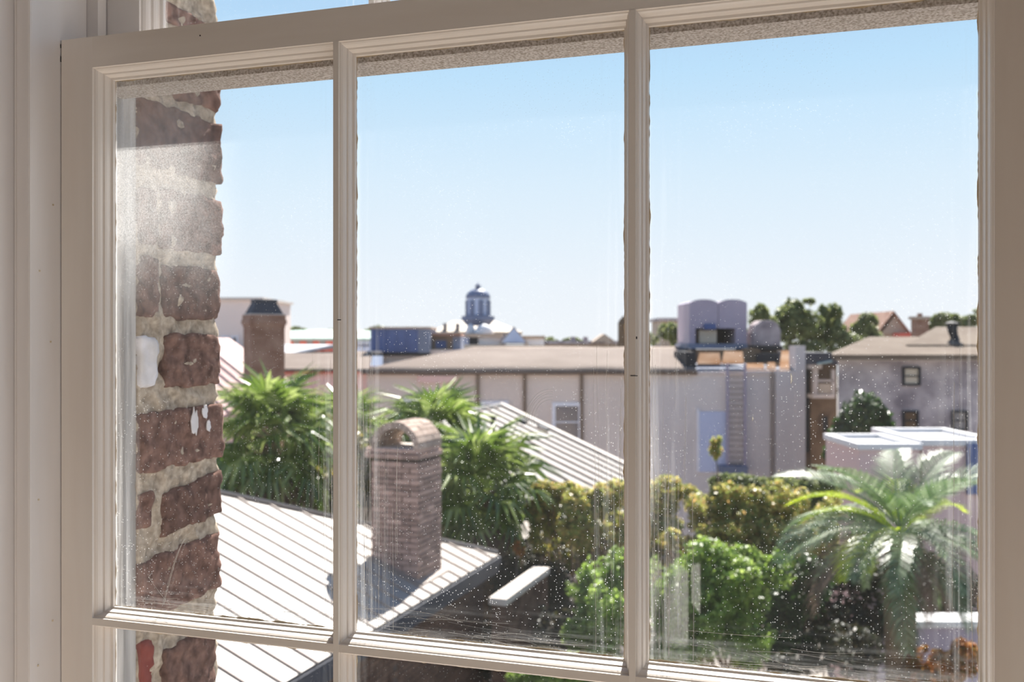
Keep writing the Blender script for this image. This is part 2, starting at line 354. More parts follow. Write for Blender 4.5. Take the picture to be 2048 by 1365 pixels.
for ri, (z0, z1) in enumerate(rows):
    for ci, (x0, x1) in enumerate(cells):
        p = MB().box((x0-.004, DG, z0-.004), (x1+.004, DG+.003, z1+.004)).build('pane', M['glass'], win, local=True)
        p['dust'] = 1.0 if ci == 0 and ri == 0 else 0.0
        # ragged paint edge left on the glass
        mb = MB(); yy = DG-.0004
        def edge(p0, p1, inn, amp):
            p0 = Vector(p0); p1 = Vector(p1); n = int((p1-p0).length/.003); prev = None; inn = Vector(inn); sd = rnd.random()*99
            for i in range(n+1):
                q = p0.lerp(p1, i/n); t = max(.0002, amp*(.35+1.0*noise.noise((q.x*60+sd, q.z*60, sd))+.6*noise.noise((q.x*230, q.z*230+sd, sd))))
                cur = (q-inn*.001, q+inn*t)
                if prev: mb.add([prev[0], cur[0], cur[1], prev[1]], [(0, 1, 2, 3)])
                prev = cur
        a = (x0, yy, z0); b = (x1, yy, z0); c = (x1, yy, z1); d = (x0, yy, z1)
        edge(a, b, (0, 0, 1), .0018); edge(b, c, (-1, 0, 0), .0012); edge(a, d, (1, 0, 0), .0012); edge(d, c, (0, 0, -1), .0016)
        mb.build('paint_edge', M['putty'], p, local=True)
        # hairline wipes of dried paint
        mb = MB(); yy = DG-.0003; W_ = x1-x0; Hh = z1-z0
        nv = (10, 46, 40)[ci] if ri == 0 else 10
        for k in range(nv):
            x = x0+.002+abs(rnd.gauss(0, .016)) if rnd.random() < (.75 if ci else .2) else x1-.002-abs(rnd.gauss(0, .014))
            zt = z0+Hh*rnd.uniform(.05, .5); zb = max(z0+.004, zt-rnd.uniform(.03, .24))
            sl = rnd.gauss(0, .01)
            ribbon(mb, [(x+sl*(zt-q)+.0004*math.sin(q*50+k), yy, q) for q in np.linspace(zt, zb, 6)], rnd.choice([.00012, .00018, .00028]))
        for k in range(26 if ri == 0 else 6):
            x = rnd.uniform(x0, x1-.06); z = z0+.002+abs(rnd.gauss(0, .010)); ln = rnd.uniform(.02, .12); cv = rnd.gauss(0, .0025); sl = rnd.gauss(0, .05)
            ribbon(mb, [(min(x+ln*t, x1), yy, max(z0, z+sl*ln*t+cv*math.sin(t*PI))) for t in np.linspace(0, 1, 7)], rnd.choice([.0001, .00016, .00025]))
        if ri == 0 and ci == 1:   # a curled wiper mark, below the middle of the pane
            for k in range(5):
                r_ = .016+.0022*k+rnd.gauss(0, .0005); cx, cz = x0+.193, z0+.205
                ribbon(mb, [(cx+r_*1.0*math.cos(t), yy, cz+r_*1.2*math.sin(t)) for t in np.linspace(1.5, 3.3, 12)], .00022)
        if ri == 0 and ci == 0:
            ribbon(mb, [(x0+.092-.032*t, yy, z0+.082-.076*t**1.6) for t in np.linspace(0, 1, 9)], .0005)
            ribbon(mb, [(x0+.088-.030*t, yy, z0+.076-.072*t**1.6) for t in np.linspace(0, 1, 9)], .0003)
            ribbon(mb, [(x0+.040+.028*t, yy, z0+.036-.030*t**.8) for t in np.linspace(0, 1, 9)], .0003)
        if ri == 0 and ci == 2:
            for (sx_, sz_, ln) in ((.118, .246, .009), (.087, .212, .004), (.108, .169, .003)):
                for k in range(3): ribbon(mb, [(x0+sx_+.0004*k, yy, z0+sz_+ln*.5-.001*k), (x0+sx_+.0005*k, yy, z0+sz_-ln*.5+.001*k)], .0007)
        mb.build('paint_wipes', M['scratch'], p, local=True, kind='stuff')

# upper sash, one step further out
ws = wroot('window_2', kind='structure'); tag(ws, 'upper sash standing behind the lower one with dusty grey meeting rail')
A0, A1 = .852, .885
def ustile(uo, uf, sgn):
    poly = [(uo, A0), (uf, A0)]+[(uf+sgn*a, A0+b) for a, b in prof(17)][1:]+[(uf+sgn*.006, A1), (uo, A1)]
    MB().prism([(x, y, .2745) for x, y in poly], (0, 0, 1.1775)).build('stile', M['casing'], ws, local=True)
ustile(-.742, -.693, 1); ustile(.17, .13, -1)
MB().box((-.742, .840, .272), (.185, A1-.001, .3134)).build('meeting_rail', M['rail_dirt'], ws, local=True)
MB().box((-.693, A0, 1.425), (.13, A1-.001, 1.452)).build('top_rail', M['casing'], ws, local=True)
UM = [-.418, -.148]
for c in UM: MB().prism([(x, y-D0+A0, .31) for x, y in bar_poly(c, .0028, 8)], (0, 0, 1.115)).build('vertical_glazing_bar', M['casing'], ws, local=True)
MB().prism([(-.693, y-D0+A0, v) for v, y in bar_poly(.868, .0036, 8)], (.82, 0, 0)).build('horizontal_glazing_bar', M['casing'], ws, local=True)
for z0, z1 in ((.3134, .8565), (.8795, 1.425)):
    for x0, x1 in ((-.678, -.429), (-.407, -.159), (-.137, .122)):
        MB().box((x0-.003, .8725, z0), (x1+.003, .8755, z1)).build('pane', M['glass'], ws, local=True)

# casing, stops and jambs
def trim(name, polys, z0, z1, m, label, bev=0):
    t = wroot(name, kind='structure'); tag(t, label)
    for nm, poly, mm in polys:
        MB().prism([(x, y, z0) for x, y in poly], (0, 0, z1-z0)).build(nm, M[mm or m], t, local=True, bevel=bev)
    return t
def rect(x0, x1, y0, y1): return [(x0, y0), (x1, y0), (x1, y1), (x0, y1)]
stop_poly = [(-.7705, .800), (-.7705, .7625), (-.7690, .7600), (-.7670, .7608), (-.7650, .7590), (-.7510, .7590), (-.7494, .7600), (-.7490, .7620), (-.7490, .800)]
trim('trim_left', [('stop_bead', stop_poly, None), ('pulley_stile', rect(-.79, -.7495, .8005, .8375), None), ('parting_bead', rect(-.79, -.735, .838, .8505), None),
                   ('pulley_stile', rect(-.79, -.7425, .851, .887), 'weathered'), ('blind_stop_recess_shade', rect(-.80, -.785, .888, .905), 'dark'), ('blind_stop', rect(-.81, -.763, .906, .932), 'weathered'),
                   ('casing_edge', rect(-.790, -.7705, .700, .800), None), ('casing', [(-.90, .745), (-.90, .715), (-.895, .706), (-.80, .694), (-.79, .694), (-.79, .745)], None)], -.97, 1.47, 'casing', 'white painted casing, stop bead and jamb left of the lower sash')
mir = lambda poly: [(-.578-x, y) for x, y in poly]
trim('trim_right', [('stop_bead', mir(stop_poly), None), ('pulley_stile', mir(rect(-.79, -.7495, .8005, .8375)), None), ('parting_bead', mir(rect(-.79, -.735, .838, .8505)), None),
                    ('pulley_stile', mir(rect(-.79, -.7425, .851, .887)), None), ('blind_stop', mir(rect(-.81, -.763, .888, .932)), None),
                    ('casing', mir([(-.90, .745), (-.90, .70), (-.7705, .70), (-.7705, .80), (-.79, .80), (-.79, .745)]), None)], -.97, 1.47, 'casing', 'white painted casing on the right of the sash')
t = wroot('trim_bottom', kind='structure'); tag(t, 'white window stool and sloping outer sill')
MB().box((-.92, .68, -.985), (.34, .838, -.952)).build('stool', M['casing'], t, local=True, bevel=.006)
MB().hexa([(-.80, .84, -1.02), (.22, .84, -1.02), (.22, 1.13, -1.06), (-.80, 1.13, -1.06), (-.80, .84, -.955), (.22, .84, -.955), (.22, 1.13, -1.0), (-.80, 1.13, -1.0)]).build('sill', M['weathered'], t, local=True)
t = wroot('trim_top', kind='structure'); tag(t, 'white head casing above the upper sash')
MB().box((-.92, .694, 1.47), (.34, .745, 1.60)).build('head_casing', M['casing'], t, local=True)
MB().box((-.81, .7455, 1.455), (.23, .932, 1.52)).build('head_jamb', M['casing'], t, local=True)

mb = MB()
for (px, py, xx, yy_) in ((106, 410, -.749, None), (79, 542, -.749, None), (101, 684, -.749, None), (77, 1000, -.749, None), (105, 1242, -.749, None), (76, 1332, -.749, None)):
    y = xx/ratio(px); z = wv(py, xx, y); mb.box((xx-.001, y-.0009, z-.0009), (xx+.0005, y+.0009, z+.0009))
mb.build('nail_heads', M['putty'], bpy.data.objects['trim_left'], local=True)
mb = MB()
for (px, py, w_, h_) in ((400, 71, .0012, .0012), (1273, 676, .0009, .0022), (678, 640, .0035, .0008), (1268, 752, .006, .0006), (121, 92, .0012, .004), (121, 118, .0012, .006)):
    x = ratio(px)*(D0-.0004); z = wv(py, x, D0-.0004); mb.box((x-w_/2, D0-.0005, z-h_/2), (x+w_/2, D0+.0005, z+h_/2))
mb.build('paint_chips', M['dark'], win, local=True)
# room shell
def shell(name, m, boxes, label):
    mb = MB()
    for a, b in boxes: mb.box(a, b)
    o = mb.build(name, M[m], None, local=True); o.location = (0, 0, H); o.rotation_euler = (0, 0, -PHI); return tag(o, label, kind='structure')
shell('wall_window', 'plaster', [((-2.4, .746, -1.6), (-.81, .765, 1.65)), ((.232, .746, -1.6), (2.4, .765, 1.65)), ((-.81, .746, -1.6), (.232, .765, -1.02)), ((-.81, .746, 1.525), (.232, .765, 1.65))], 'cream plaster wall around the sash window')
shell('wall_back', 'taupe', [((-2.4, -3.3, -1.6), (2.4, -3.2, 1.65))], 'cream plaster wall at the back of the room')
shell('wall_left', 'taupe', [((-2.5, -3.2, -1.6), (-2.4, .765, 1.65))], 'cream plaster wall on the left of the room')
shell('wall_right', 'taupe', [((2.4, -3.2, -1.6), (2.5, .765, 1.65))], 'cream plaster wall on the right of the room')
shell('floor', 'boards', [((-2.5, -3.3, -1.68), (2.5, .765, -1.6))], 'brown wooden floor of the room')
shell('ceiling', 'plaster', [((-2.5, -3.3, 1.65), (2.5, .765, 1.72))], 'cream ceiling of the room')
# the house wall outside with its worn brick reveal
wx = wroot('wall_exterior', kind='structure'); tag(wx, 'old brick outer wall with thick lime mortar left of the window')
mb = MB().box((-2.6, .766, -2.2), (-.812, .932, 2.3))
mb.build('wall_core', M['mortar'], wx, local=True)
MB().box((.234, .766, -2.2), (2.6, 1.09, 2.3)).build('wall_core', M['mortar'], wx, local=True)
MB().box((-.812, .766, 1.525), (.234, 1.09, 2.3)).build('wall_core', M['mortar'], wx, local=True)
MB().box((-.812, .766, -2.2), (.234, 1.09, -1.07)).build('wall_core', M['mortar'], wx, local=True)
XB = -.763   # plane of the reveal
def reveal_pt(px, py):
    y = XB/ratio(px); return y, wv(py, XB, y)
def lumpy(name, x0, x1, y0, y1, z0, z1, nx, ny, nz_, amp, freq, m, parent, seed, rad=.006, skew=0):
    bm = bmesh.new(); bmesh.ops.create_cube(bm, size=1)
    bm.verts.ensure_lookup_table()
    grid = {}
    vs = []; fs = []
    def vid(i, j, k):
        key = (i, j, k)
        if key not in grid: grid[key] = len(vs); vs.append((i/nx, j/ny, k/nz_))
        return grid[key]
    for i in range(nx):
        for j in range(ny):
            fs.append((vid(i, j, 0), vid(i, j+1, 0), vid(i+1, j+1, 0), vid(i+1, j, 0))); fs.append((vid(i, j, nz_), vid(i+1, j, nz_), vid(i+1, j+1, nz_), vid(i, j+1, nz_)))
    for i in range(nx):
        for k in range(nz_):
            fs.append((vid(i, 0, k), vid(i+1, 0, k), vid(i+1, 0, k+1), vid(i, 0, k+1))); fs.append((vid(i, ny, k), vid(i, ny, k+1), vid(i+1, ny, k+1), vid(i+1, ny, k)))
    for j in range(ny):
        for k in range(nz_):
            fs.append((vid(0, j, k), vid(0, j, k+1), vid(0, j+1, k+1), vid(0, j+1, k))); fs.append((vid(nx, j, k), vid(nx, j+1, k), vid(nx, j+1, k+1), vid(nx, j, k+1)))
    bm.free(); out = []
    d = Vector((x1-x0, y1-y0, z1-z0)); c = Vector(((x0+x1)/2, (y0+y1)/2, (z0+z1)/2))
    for v in vs:
        p = Vector((x0+d.x*v[0], y0+d.y*v[1], z0+d.z*v[2]))
        q = Vector([min(max(p[a], (x0, y0, z0)[a]+rad), (x1, y1, z1)[a]-rad) for a in range(3)])
        dd = p-q
        if dd.length > 1e-9: p = q+dd.normalized()*min(dd.length, rad)
        n = (p-c); n = Vector((n.x/d.x, n.y/d.y, n.z/d.z)).normalized()
        k = noise.fractal(p*freq+Vector((seed*7.1, seed*3.3, 0)), 1.0, 2.0, 5)
        p = p+n*amp*k
        p.z += skew*(p.y-c.y)
        out.append(p)
    return MB().add(out, fs).build(name, m, parent, True, local=True)
lumpy('mortar', -.90, XB+.001, 0.9325, 1.093, -.66, .95, 6, 30, 260, .0075, 45, M['mortar'], wx, 3, .006)
# pixel boxes of the bricks in the reveal: left, right, top, bottom, skew
bricks = [(269, 437, 20, 62, 0, 0), (269, 432, 80, 200, 0, 0), (269, 436, 222, 352, 0, 0), (269, 306, 376, 492, 0, 0), (318, 437, 388, 506, 0, 0),
          (269, 309, 512, 636, 0, 0), (318, 434, 533, 640, 0, 0), (269, 304, 672, 775, 0, 1), (322, 432, 668, 774, 0, 0),
          (269, 436, 816, 932, .02, 0), (269, 299, 985, 1062, 0, 0), (318, 435, 962, 1052, .12, 0), (269, 432, 1092, 1212, .06, 0),
          (275, 302, 1278, 1390, 0, 2), (322, 424, 1272, 1400, .05, 0), (269, 424, 1430, 1560, 0, 0)]
M['red_chip'] = mat('dark_red_brick', '6e2f2a', '8a4a40', 20, .95, .002, 90)
for i, (a, b, t_, bt, sk, kd) in enumerate(bricks):
    y0 = max(.9335, XB/ratio(a)); y1 = XB/ratio(b)+.004
    ym = (y0+y1)/2
    zt = wv(t_, XB, ym); zb = wv(bt, XB, ym)
    ny = max(6, int((y1-y0)/.005)); nz2 = max(8, int((zt-zb)/.004))
    br = lumpy('brick', XB-.10, XB+.0035+.003*rnd.random(), y0, y1, zb, zt, 8, ny, nz2, .005, 48, M[('old_brick', 'white_chip', 'red_chip')[kd]], wx, i+1.7, .005, sk)
    if kd == 1: tag(br, 'white painted brick end')
    if kd == 2: tag(br, 'dark red broken brick')
# flakes of white paint on one brick
for (px, py, sx2, sz2) in ((377, 845, .010, .022), (398, 824, .008, .012), (405, 852, .006, .010)):
    y, z = reveal_pt(px, py); x = XB+.0085
    pts = [(x, y+sx2*math.cos(t)*(.7+.5*noise.noise((t*3, px, 0))), z+sz2*math.sin(t)*(.7+.5*noise.noise((t*3, py, 5)))) for t in np.linspace(0, 2*PI, 18)[:-1]]
    MB().prism(pts, (.0012, 0, 0)).build('paint_flake', M['white_chip'], wx, local=True)
# white boards added behind the viewer, shaped for the reflections in the right pane
pk = wroot('reflection_boards', 'white boards added unseen in the room, cut to the shape of the right pane reflections', 'panel')
def mirror_pt(px, py):   # the boards lean back, tops farther from the window
    n = 2.0+(1400-py)/560*.62
    x = ratio(px)*n; return (x, 2*DG-n, wv(py, x, n))
for poly in ([(1336, 842), (1379, 840), (1338, 1000), (1318, 1075), (1290, 1075)], [(1386, 884), (1424, 910), (1423, 1094), (1403, 1070), (1402, 1020), (1386, 1004)],
             [(1361, 986), (1401, 1026), (1400, 1100), (1361, 1098)], [(1332, 1114), (1376, 1146), (1375, 1400), (1332, 1400)], [(1382, 1132), (1400, 1128), (1400, 1230), (1383, 1208)], [(1300, 1098), (1322, 1098), (1321, 1400), (1300, 1400)]):
    MB().prism([mirror_pt(*q) for q in poly], (0, -.018, 0)).build('board', M['white_board'], pk, local=True)
for zz in (-.42, -.72): MB().box((-.36, 2*DG-2.0-.40+(zz+.72)*-.9+.1, zz-.06), (-.17, 2*DG-2.0-.36+(zz+.72)*-.9+.1, zz-.03)).build('rail', M['timber'], pk, local=True)
for xx in (-.35, -.19): MB().box((xx, 2*DG-2.0-.70, -1.6), (xx+.03, 2*DG-2.0-.66, -.40)).build('post', M['timber'], pk, local=True)

# =============================================================== OUTSIDE
g = MB().box((-90, 2.0, -.2), (90, 260, 0)).build('ground', M['asphalt']); tag(g, 'grey paved ground between the houses', kind='structure')

def gbase(px, Y, py=None):   # a point on the ground below a pixel column
    p = P(px, 682.5, Y); p.z = 0; return p
# ---- brick pieces sharing a few meshes
def chamfer_mesh(name, m, seed, c=.07):
    rr = random.Random(seed); bm = bmesh.new(); bmesh.ops.create_cube(bm, size=1)
    bmesh.ops.bevel(bm, geom=bm.edges[:], offset=c*.5, segments=1, affect='EDGES')
    for v in bm.verts: v.co += Vector((rr.uniform(-.02, .02), rr.uniform(-.04, .04), rr.uniform(-.05, .05)))
    me = bpy.data.meshes.new(name); bm.to_mesh(me); bm.free(); me.materials.append(m); return me
CB = [chamfer_mesh('brick', M['chimney_brick'], i) for i in range(4)]
WB = [chamfer_mesh('brick', M['wall_brick'], 10+i) for i in range(4)]
def brick_face(parent, o, dx, nrm, length, height, meshes, rr, bl=.215, bh=.062, joint=.011, depth=.06, proud=.008, zmin=None, limit=999, wob=.004):
    o = Vector(o); dx = Vector(dx); nrm = Vector(nrm); ang = math.atan2(dx.y, dx.x); n = 0
    rows = int(height/(bh+joint))
    for j in range(rows):
        z = (j+.5)*(bh+joint); x = -(bl*.5 if j % 2 else 0)
        while x < length-.02:
            x0 = max(0, x); x1 = min(length, x+bl)
            if x1-x0 > .03 and n < limit:
                c = o+dx*(x0+x1)/2+Vector((0, 0, z))+nrm*(proud-depth/2+rr.uniform(-wob, wob))
                if zmin is None or c.z+bh/2 > zmin(c):
                    inst(rr.choice(meshes), 'brick', parent, c, (0, 0, ang), (x1-x0-joint*.3, depth, bh)); n += 1
            x += bl+joint
    return n

# ---- near house with the pale standing-seam hip roof
ZE = H-3.12; CN = Vector((-.25, 14, ZE)); E_ = Vector((-.342, -.94, 0)).normalized(); Hh = Vector((-.94, .342, 0)).normalized(); SL = .41; UZ = Vector((0, 0, 1))
def NH(q, t, dz=0): return CN+E_*q+Hh*t+UZ*(SL*t+dz)
nh = empty('brick_house', CN+E_*4+Hh*3-UZ*ZE, 'brick house with pale standing-seam hip roof just below the window', 'house')
TR = 3.4; QE = 8.2
# shell of the roof and walls
wallin = .14
w0 = CN+E_*wallin+Hh*wallin; w1 = CN+E_*(QE-.1)+Hh*wallin; w2 = w1+Hh*(2*TR-2*wallin); w3 = w0+Hh*(2*TR-2*wallin)
mb = MB(); bt = lambda p: Vector((p.x, p.y, 0)); tp = lambda p: Vector((p.x, p.y, ZE-.05))
mb.hexa([bt(w0), bt(w1), bt(w2), bt(w3), tp(w0), tp(w1), tp(w2), tp(w3)]); mb.build('wall', M['dark_mortar'], nh)
A = NH(0, 0, -.03); B = NH(QE, 0, -.03); R0 = NH(TR, TR, -.03); R1 = NH(QE, TR, -.03); A2 = CN+Hh*2*TR-UZ*.03; B2 = CN+E_*QE+Hh*2*TR-UZ*.03
MB().add([A, B, B2, A2, R0, R1], [(0, 1, 5, 4), (2, 3, 4, 5), (0, 4, 3), (1, 2, 5), (0, 3, 2, 1)]).build('roof_deck', M['metal_roof'], nh)
pitch = .297; nrm = Hh.cross(-E_); up = (Vector((0, 0, 1))-Hh*SL).normalized()
k = 0; q = .0
q0 = .258
qs = [q0+pitch*i for i in range(-1, int(QE/pitch))]
for q in qs:
    a, b = max(0, q), q+pitch
    if b <= .02: continue
    ta, tb = min(a, TR), min(b, TR)
    poly = [NH(a, -.06), NH(b, -.06)]
    poly += [NH(b, tb)]
    if a < TR < b: poly += [NH(TR, TR)]
    if ta > .01: poly += [NH(a, ta)]
    MB().prism(poly, up*-.02).build('roof_panel', M['metal_roof'], nh)
    if a > .05:
        MB().obox(NH(a, -.06)-E_*.012, E_*.024, (Hh+UZ*SL)*(ta+.06), up*.021).build('seam', M['seam'], nh)
MB().tube([NH(-.02, -.03, .02), NH(TR, TR, .03), NH(QE, TR, .03)], .03, 6).build('ridge_cap', M['metal_roof'], nh)
MB().obox(CN-Hh*.05-E_*.04-UZ*.29, E_*(QE+.04), Hh*.06, UZ*.262).build('fascia', M['fascia'], nh)
MB().obox(CN-Hh*.05-E_*.04-UZ*.29, Hh*(2*TR), E_*.06, UZ*.262).build('fascia', M['fascia'], nh)
MB().obox(CN-Hh*.085-E_*.04-UZ*.16, E_*(QE+.04), Hh*.034, UZ*.10).build('gutter', M['fascia'], nh)
rr = random.Random(3)
nbr = brick_face(nh, Vector((w0.x, w0.y, ZE-.29-23*.073))+E_*.0, E_, -Hh, 2.75, 23*.073+.01, WB, rr, limit=299)
mb = MB()
for j in range(26):
    for i in range(15):
        c_ = Vector((w0.x, w0.y, ZE-.29-26*.073+(j+.5)*.073))+E_*(2.76+.226*i+(.113 if j % 2 else 0))-Hh*(.008+rr.uniform(-.004, .004))
        mb.obox(c_-UZ*.031, E_*.213, Hh*.03, UZ*.062)
mb.build('brick_courses', M['wall_brick'], nh, kind='stuff')
# ---- arched chimney on that roof
qc, tc_ = 2.21, .19; LH, LQ = .66, .70
cb = NH(qc, tc_); zb0 = cb.z-.03; zsh = H-1.50
ch = empty('arched_chimney', cb-E_*LQ/2+Hh*LH/2+UZ*.1, 'brick chimney with an arched brick hood on the pale seamed roof', 'chimney')
roofz = lambda c: ZE+SL*((c-CN).dot(Hh))-.02
ins = .012
MB().obox(Vector((cb.x, cb.y, zb0-.0))+Hh*ins-E_*ins, Hh*(LH-2*ins), -E_*(LQ-2*ins), UZ*(zsh-zb0)).build('core', M['dark_mortar'], ch)
n1 = brick_face(ch, Vector((cb.x, cb.y, zb0)), Hh, E_, LH, zsh-zb0, CB, rr, zmin=roofz)
n2 = brick_face(ch, Vector((cb.x, cb.y, zb0))-E_*LQ, E_, -Hh, LQ, zsh-zb0, CB, rr, zmin=roofz)
# corbel course, springing and the barrel hood
for (dz, out, hh) in ((0, .022, .06), (.07, .0, .055)):
    for (o, dx, L_) in ((cb+E_*out-Hh*out, Hh, LH+2*out), (cb-E_*(LQ+out)-Hh*out, Hh, LH+2*out), (cb-E_*LQ-Hh*out, E_, LQ), (cb-E_*LQ+Hh*(LH+out), E_, LQ)):
        nb = max(2, round(L_/.22)); ang = math.atan2(dx.y, dx.x)
        for i in range(nb):
            c = Vector((o.x, o.y, zsh+dz+hh/2))+dx*L_*(i+.5)/nb
            c += (E_ if dx == Hh else Hh)*(-.045 if (o-cb).dot(E_) > -.1 and dx == Hh else .045)
            inst(rr.choice(CB), 'brick', ch, c, (0, 0, ang), (L_/nb-.008, .09, hh))
zar = zsh+.125; RO, RI = LH/2+.015, LH/2-.07
cx = cb+Hh*LH/2; cx = Vector((cx.x, cx.y, zar))
NV = 13; ND = 3
for i in range(NV):
    th0 = PI*i/NV+.012; th1 = PI*(i+1)/NV-.012
    for j in range(ND):
        d0 = -LQ*j/ND-.004; d1 = -LQ*(j+1)/ND+.004; dr = rr.uniform(-.006, .006)
        pr = [cx+Hh*(r_+dr)*math.cos(t)+UZ*(r_+dr)*math.sin(t)+E_*d0 for r_, t in ((RI, th0), (RO, th0), (RO, th1), (RI, th1))]
        MB().prism(pr, E_*(d1-d0)).build('voussoir', M['hood_brick_lit'], ch)
rings = []
for t in np.linspace(0, PI, 15): rings.append((t,))
mb = MB()
mb.prism([cx+Hh*(RO-.012)*math.cos(t)+UZ*(RO-.012)*math.sin(t)-E_*.01 for t in np.linspace(0, PI, 15)]+[cx+Hh*(RI+.012)*math.cos(t)+UZ*(RI+.012)*math.sin(t)-E_*.01 for t in np.linspace(PI, 0, 15)], -E_*(LQ-.02))
mb.build('hood_mortar', M['dark_mortar'], ch)
MB().obox(Vector((cb.x, cb.y, zar-.03))+Hh*.05-E_*.02, Hh*(LH-.1), -E_*(LQ-.04), UZ*.034).build('cap_slab', M['coping'], ch)
MB().obox(NH(qc+.06, tc_-.08, .0), Hh*(LH+.12)+UZ*SL*(LH+.12), -E_*(LQ+.12), up*.02).build('flashing', M['seam'], ch)

# ---- low garden wall with a sunlit coping beside the brick house
gw = empty('garden_wall', gbase(1020, 13.6), 'low brick garden wall with bright pale coping right of the brick house', 'wall')
g0 = P(977, 1196, 13.0); gl_ = -E_*1.95; gn = -Hh*.26
MB().obox(g0-UZ*.10, gl_, gn, UZ*.10).build('coping', M['coping'], gw, bevel=.01)
MB().obox(Vector((g0.x, g0.y, 0))+gn*.1-E_*.05, gl_*.96, gn*.8, UZ*(g0.z-.101)).build('wall', M['wall_brick'], gw)

# ---- ribbed grey roof house
AP = P(1005, 812, 26); SL2 = .43; T2 = 3.95
up2 = (UZ-Hh*SL2).normalized()
def H2(q, t, dz=0): return AP+E_*q-Hh*t+UZ*(-SL2*t+dz)
h2 = empty('grey_roof_house', Vector((AP.x, AP.y, 0))+E_*5, 'house with ribbed grey metal gable roof beyond the arched chimney', 'house')
QL = 6.6
e0 = H2(0, T2); e1 = H2(QL, T2); f0 = AP+Hh*T2-UZ*SL2*T2; f1 = f0+E_*QL
MB().add([e0-UZ*.04, e1-UZ*.04, f1-UZ*.04, f0-UZ*.04, AP-UZ*.04, AP+E_*QL-UZ*.04], [(0, 4, 5, 1), (2, 5, 4, 3), (0, 3, 4), (1, 5, 2), (0, 1, 2, 3)]).build('roof_deck', M['grey_roof'], h2)
mb = MB(); zz = e0.z-.08
mb.hexa([Vector((p.x, p.y, 0)) for p in (e0+E_*.25+Hh*.3, e1-E_*.25+Hh*.3, f1-E_*.25-Hh*.3, f0+E_*.25-Hh*.3)]+[Vector((p.x, p.y, zz)) for p in (e0+E_*.25+Hh*.3, e1-E_*.25+Hh*.3, f1-E_*.25-Hh*.3, f0+E_*.25-Hh*.3)])
mb.build('wall', M['stucco'], h2)
p2 = .56
for i in range(int(QL/p2)):
    q = .2+i*p2
    MB().obox(H2(q, 0, .0), E_*p2, -Hh*T2-UZ*SL2*T2, up2*-.02).build('roof_panel', M['grey_roof'], h2)
    MB().obox(H2(q, 0, .0)-E_*.03, E_*.07, -Hh*T2-UZ*SL2*T2, up2*.045).build('rib', M['seam'], h2)
MB().obox(H2(-.08, -.05, .0), E_*.26, -Hh*(T2+.1)-UZ*SL2*(T2+.1), up2*.07).build('rake_trim', M['coping'], h2)
MB().tube([AP+UZ*.02-E_*.1, AP+UZ*.02+E_*QL], .06, 6).build('ridge_cap', M['grey_roof'], h2)
MB().obox(e0-UZ*.22, E_*QL, Hh*.05, UZ*.2).build('fascia', M['white_trim'], h2)
for px, py in ((1041, 843), (1083, 859)):
    d = Vector(((px-1024)/F, 1, -(py-682.5)/F)); nn = up2; tt = AP.__sub__(Vector((0, 0, H))).dot(nn)/d.dot(nn); c = Vector((0, 0, H))+d*tt
    MB().obox(c-E_*.16+Hh*.12, E_*.32, -Hh*.24-UZ*SL2*.24, up2*.13).build('roof_vent', M['black'], h2)
vp = P(986, 868, 22.5)
MB().tube([vp-UZ*.5, vp, vp+UZ*.36], .05, 8).build('vent_pipe', M['black'], h2, True)
MB().tube([vp+UZ*.36, vp+UZ*.42], .075, 8).build('pipe_collar', M['black'], h2)

MB().prism([P(1000, 1042, 18.6), P(1078, 1036, 18.6), P(1096, 1074, 17.4), P(1020, 1080, 17.4)], (0, 0, -.08)).build('porch_roof', M['metal_roof'], h2)
# ---- helpers for the farther buildings
def fbox(mb, px0, py0, px1, py1, Y, dep):
    a = P(px0, py1, Y); b = P(px1, py0, Y); return mb.box((a.x, Y, a.z), (b.x, Y+dep, b.z))
def pbox(parent, name, m, px0, py0, px1, py1, Y, dep, bevel=0, label=None): return fbox(MB(), px0, py0, px1, py1, Y, dep).build(name, M[m], parent, bevel=bevel, label=label)
def gboxp(parent, name, m, px0, py0, px1, Y, dep):   # wall down to the ground
    a = P(px0, py0, Y); b = P(px1, py0, Y); return MB().box((a.x, Y, 0), (b.x, Y+dep, b.z)).build(name, M[m], parent)
def window(parent, px0, py0, px1, py1, Y, fw=7, m='white_trim', pm='pane_far', bars=1):
    mb = MB()
    fbox(mb, px0, py0, px1, py0+fw, Y-.10, .12); fbox(mb, px0, py1-fw, px1, py1, Y-.10, .12)
    fbox(mb, px0, py0+fw, px0+fw, py1-fw, Y-.10, .12); fbox(mb, px1-fw, py0+fw, px1, py1-fw, Y-.10, .12)
    for i in range(bars):
        y = py0+(py1-py0)*(i+1)/(bars+1); fbox(mb, px0+fw, y-1.2, px1-fw, y+1.2, Y-.07, .08)
    o = mb.build('window', M[m], parent)
    fbox(MB(), px0+fw, py0+fw, px1-fw, py1-fw, Y-.03, .02).build('pane', M[pm], o); return o
def hiproof(parent, name, m, ex0, ex1, ey, Ye, Yb, rx0, rx1, ry, Yr, skew=False):
    z = P(0, ey, Ye).z; a = P(ex0, ey, Ye).x; b = P(ex1, ey, Ye).x; r0 = P(rx0, ry, Yr); r1 = P(rx1, ry, Yr)
    v = [(a, Ye, z), (b, Ye, z), (b, Yb, z), (a*(Yb/Ye if skew else 1), Yb, z), tuple(r0), tuple(r1)]
    v2 = v[:4]; v2 = [(x, y, z-.18) for x, y, z in v2]
    mb = MB().add(v, [(0, 1, 5, 4), (1, 2, 5), (2, 3, 4, 5), (3, 0, 4)]); mb.add(v[:4]+v2, [(0, 1, 5, 4), (1, 2, 6, 5), (2, 3, 7, 6), (3, 0, 4, 7), (4, 5, 6, 7)])
    return mb.build(name, M[m], parent)
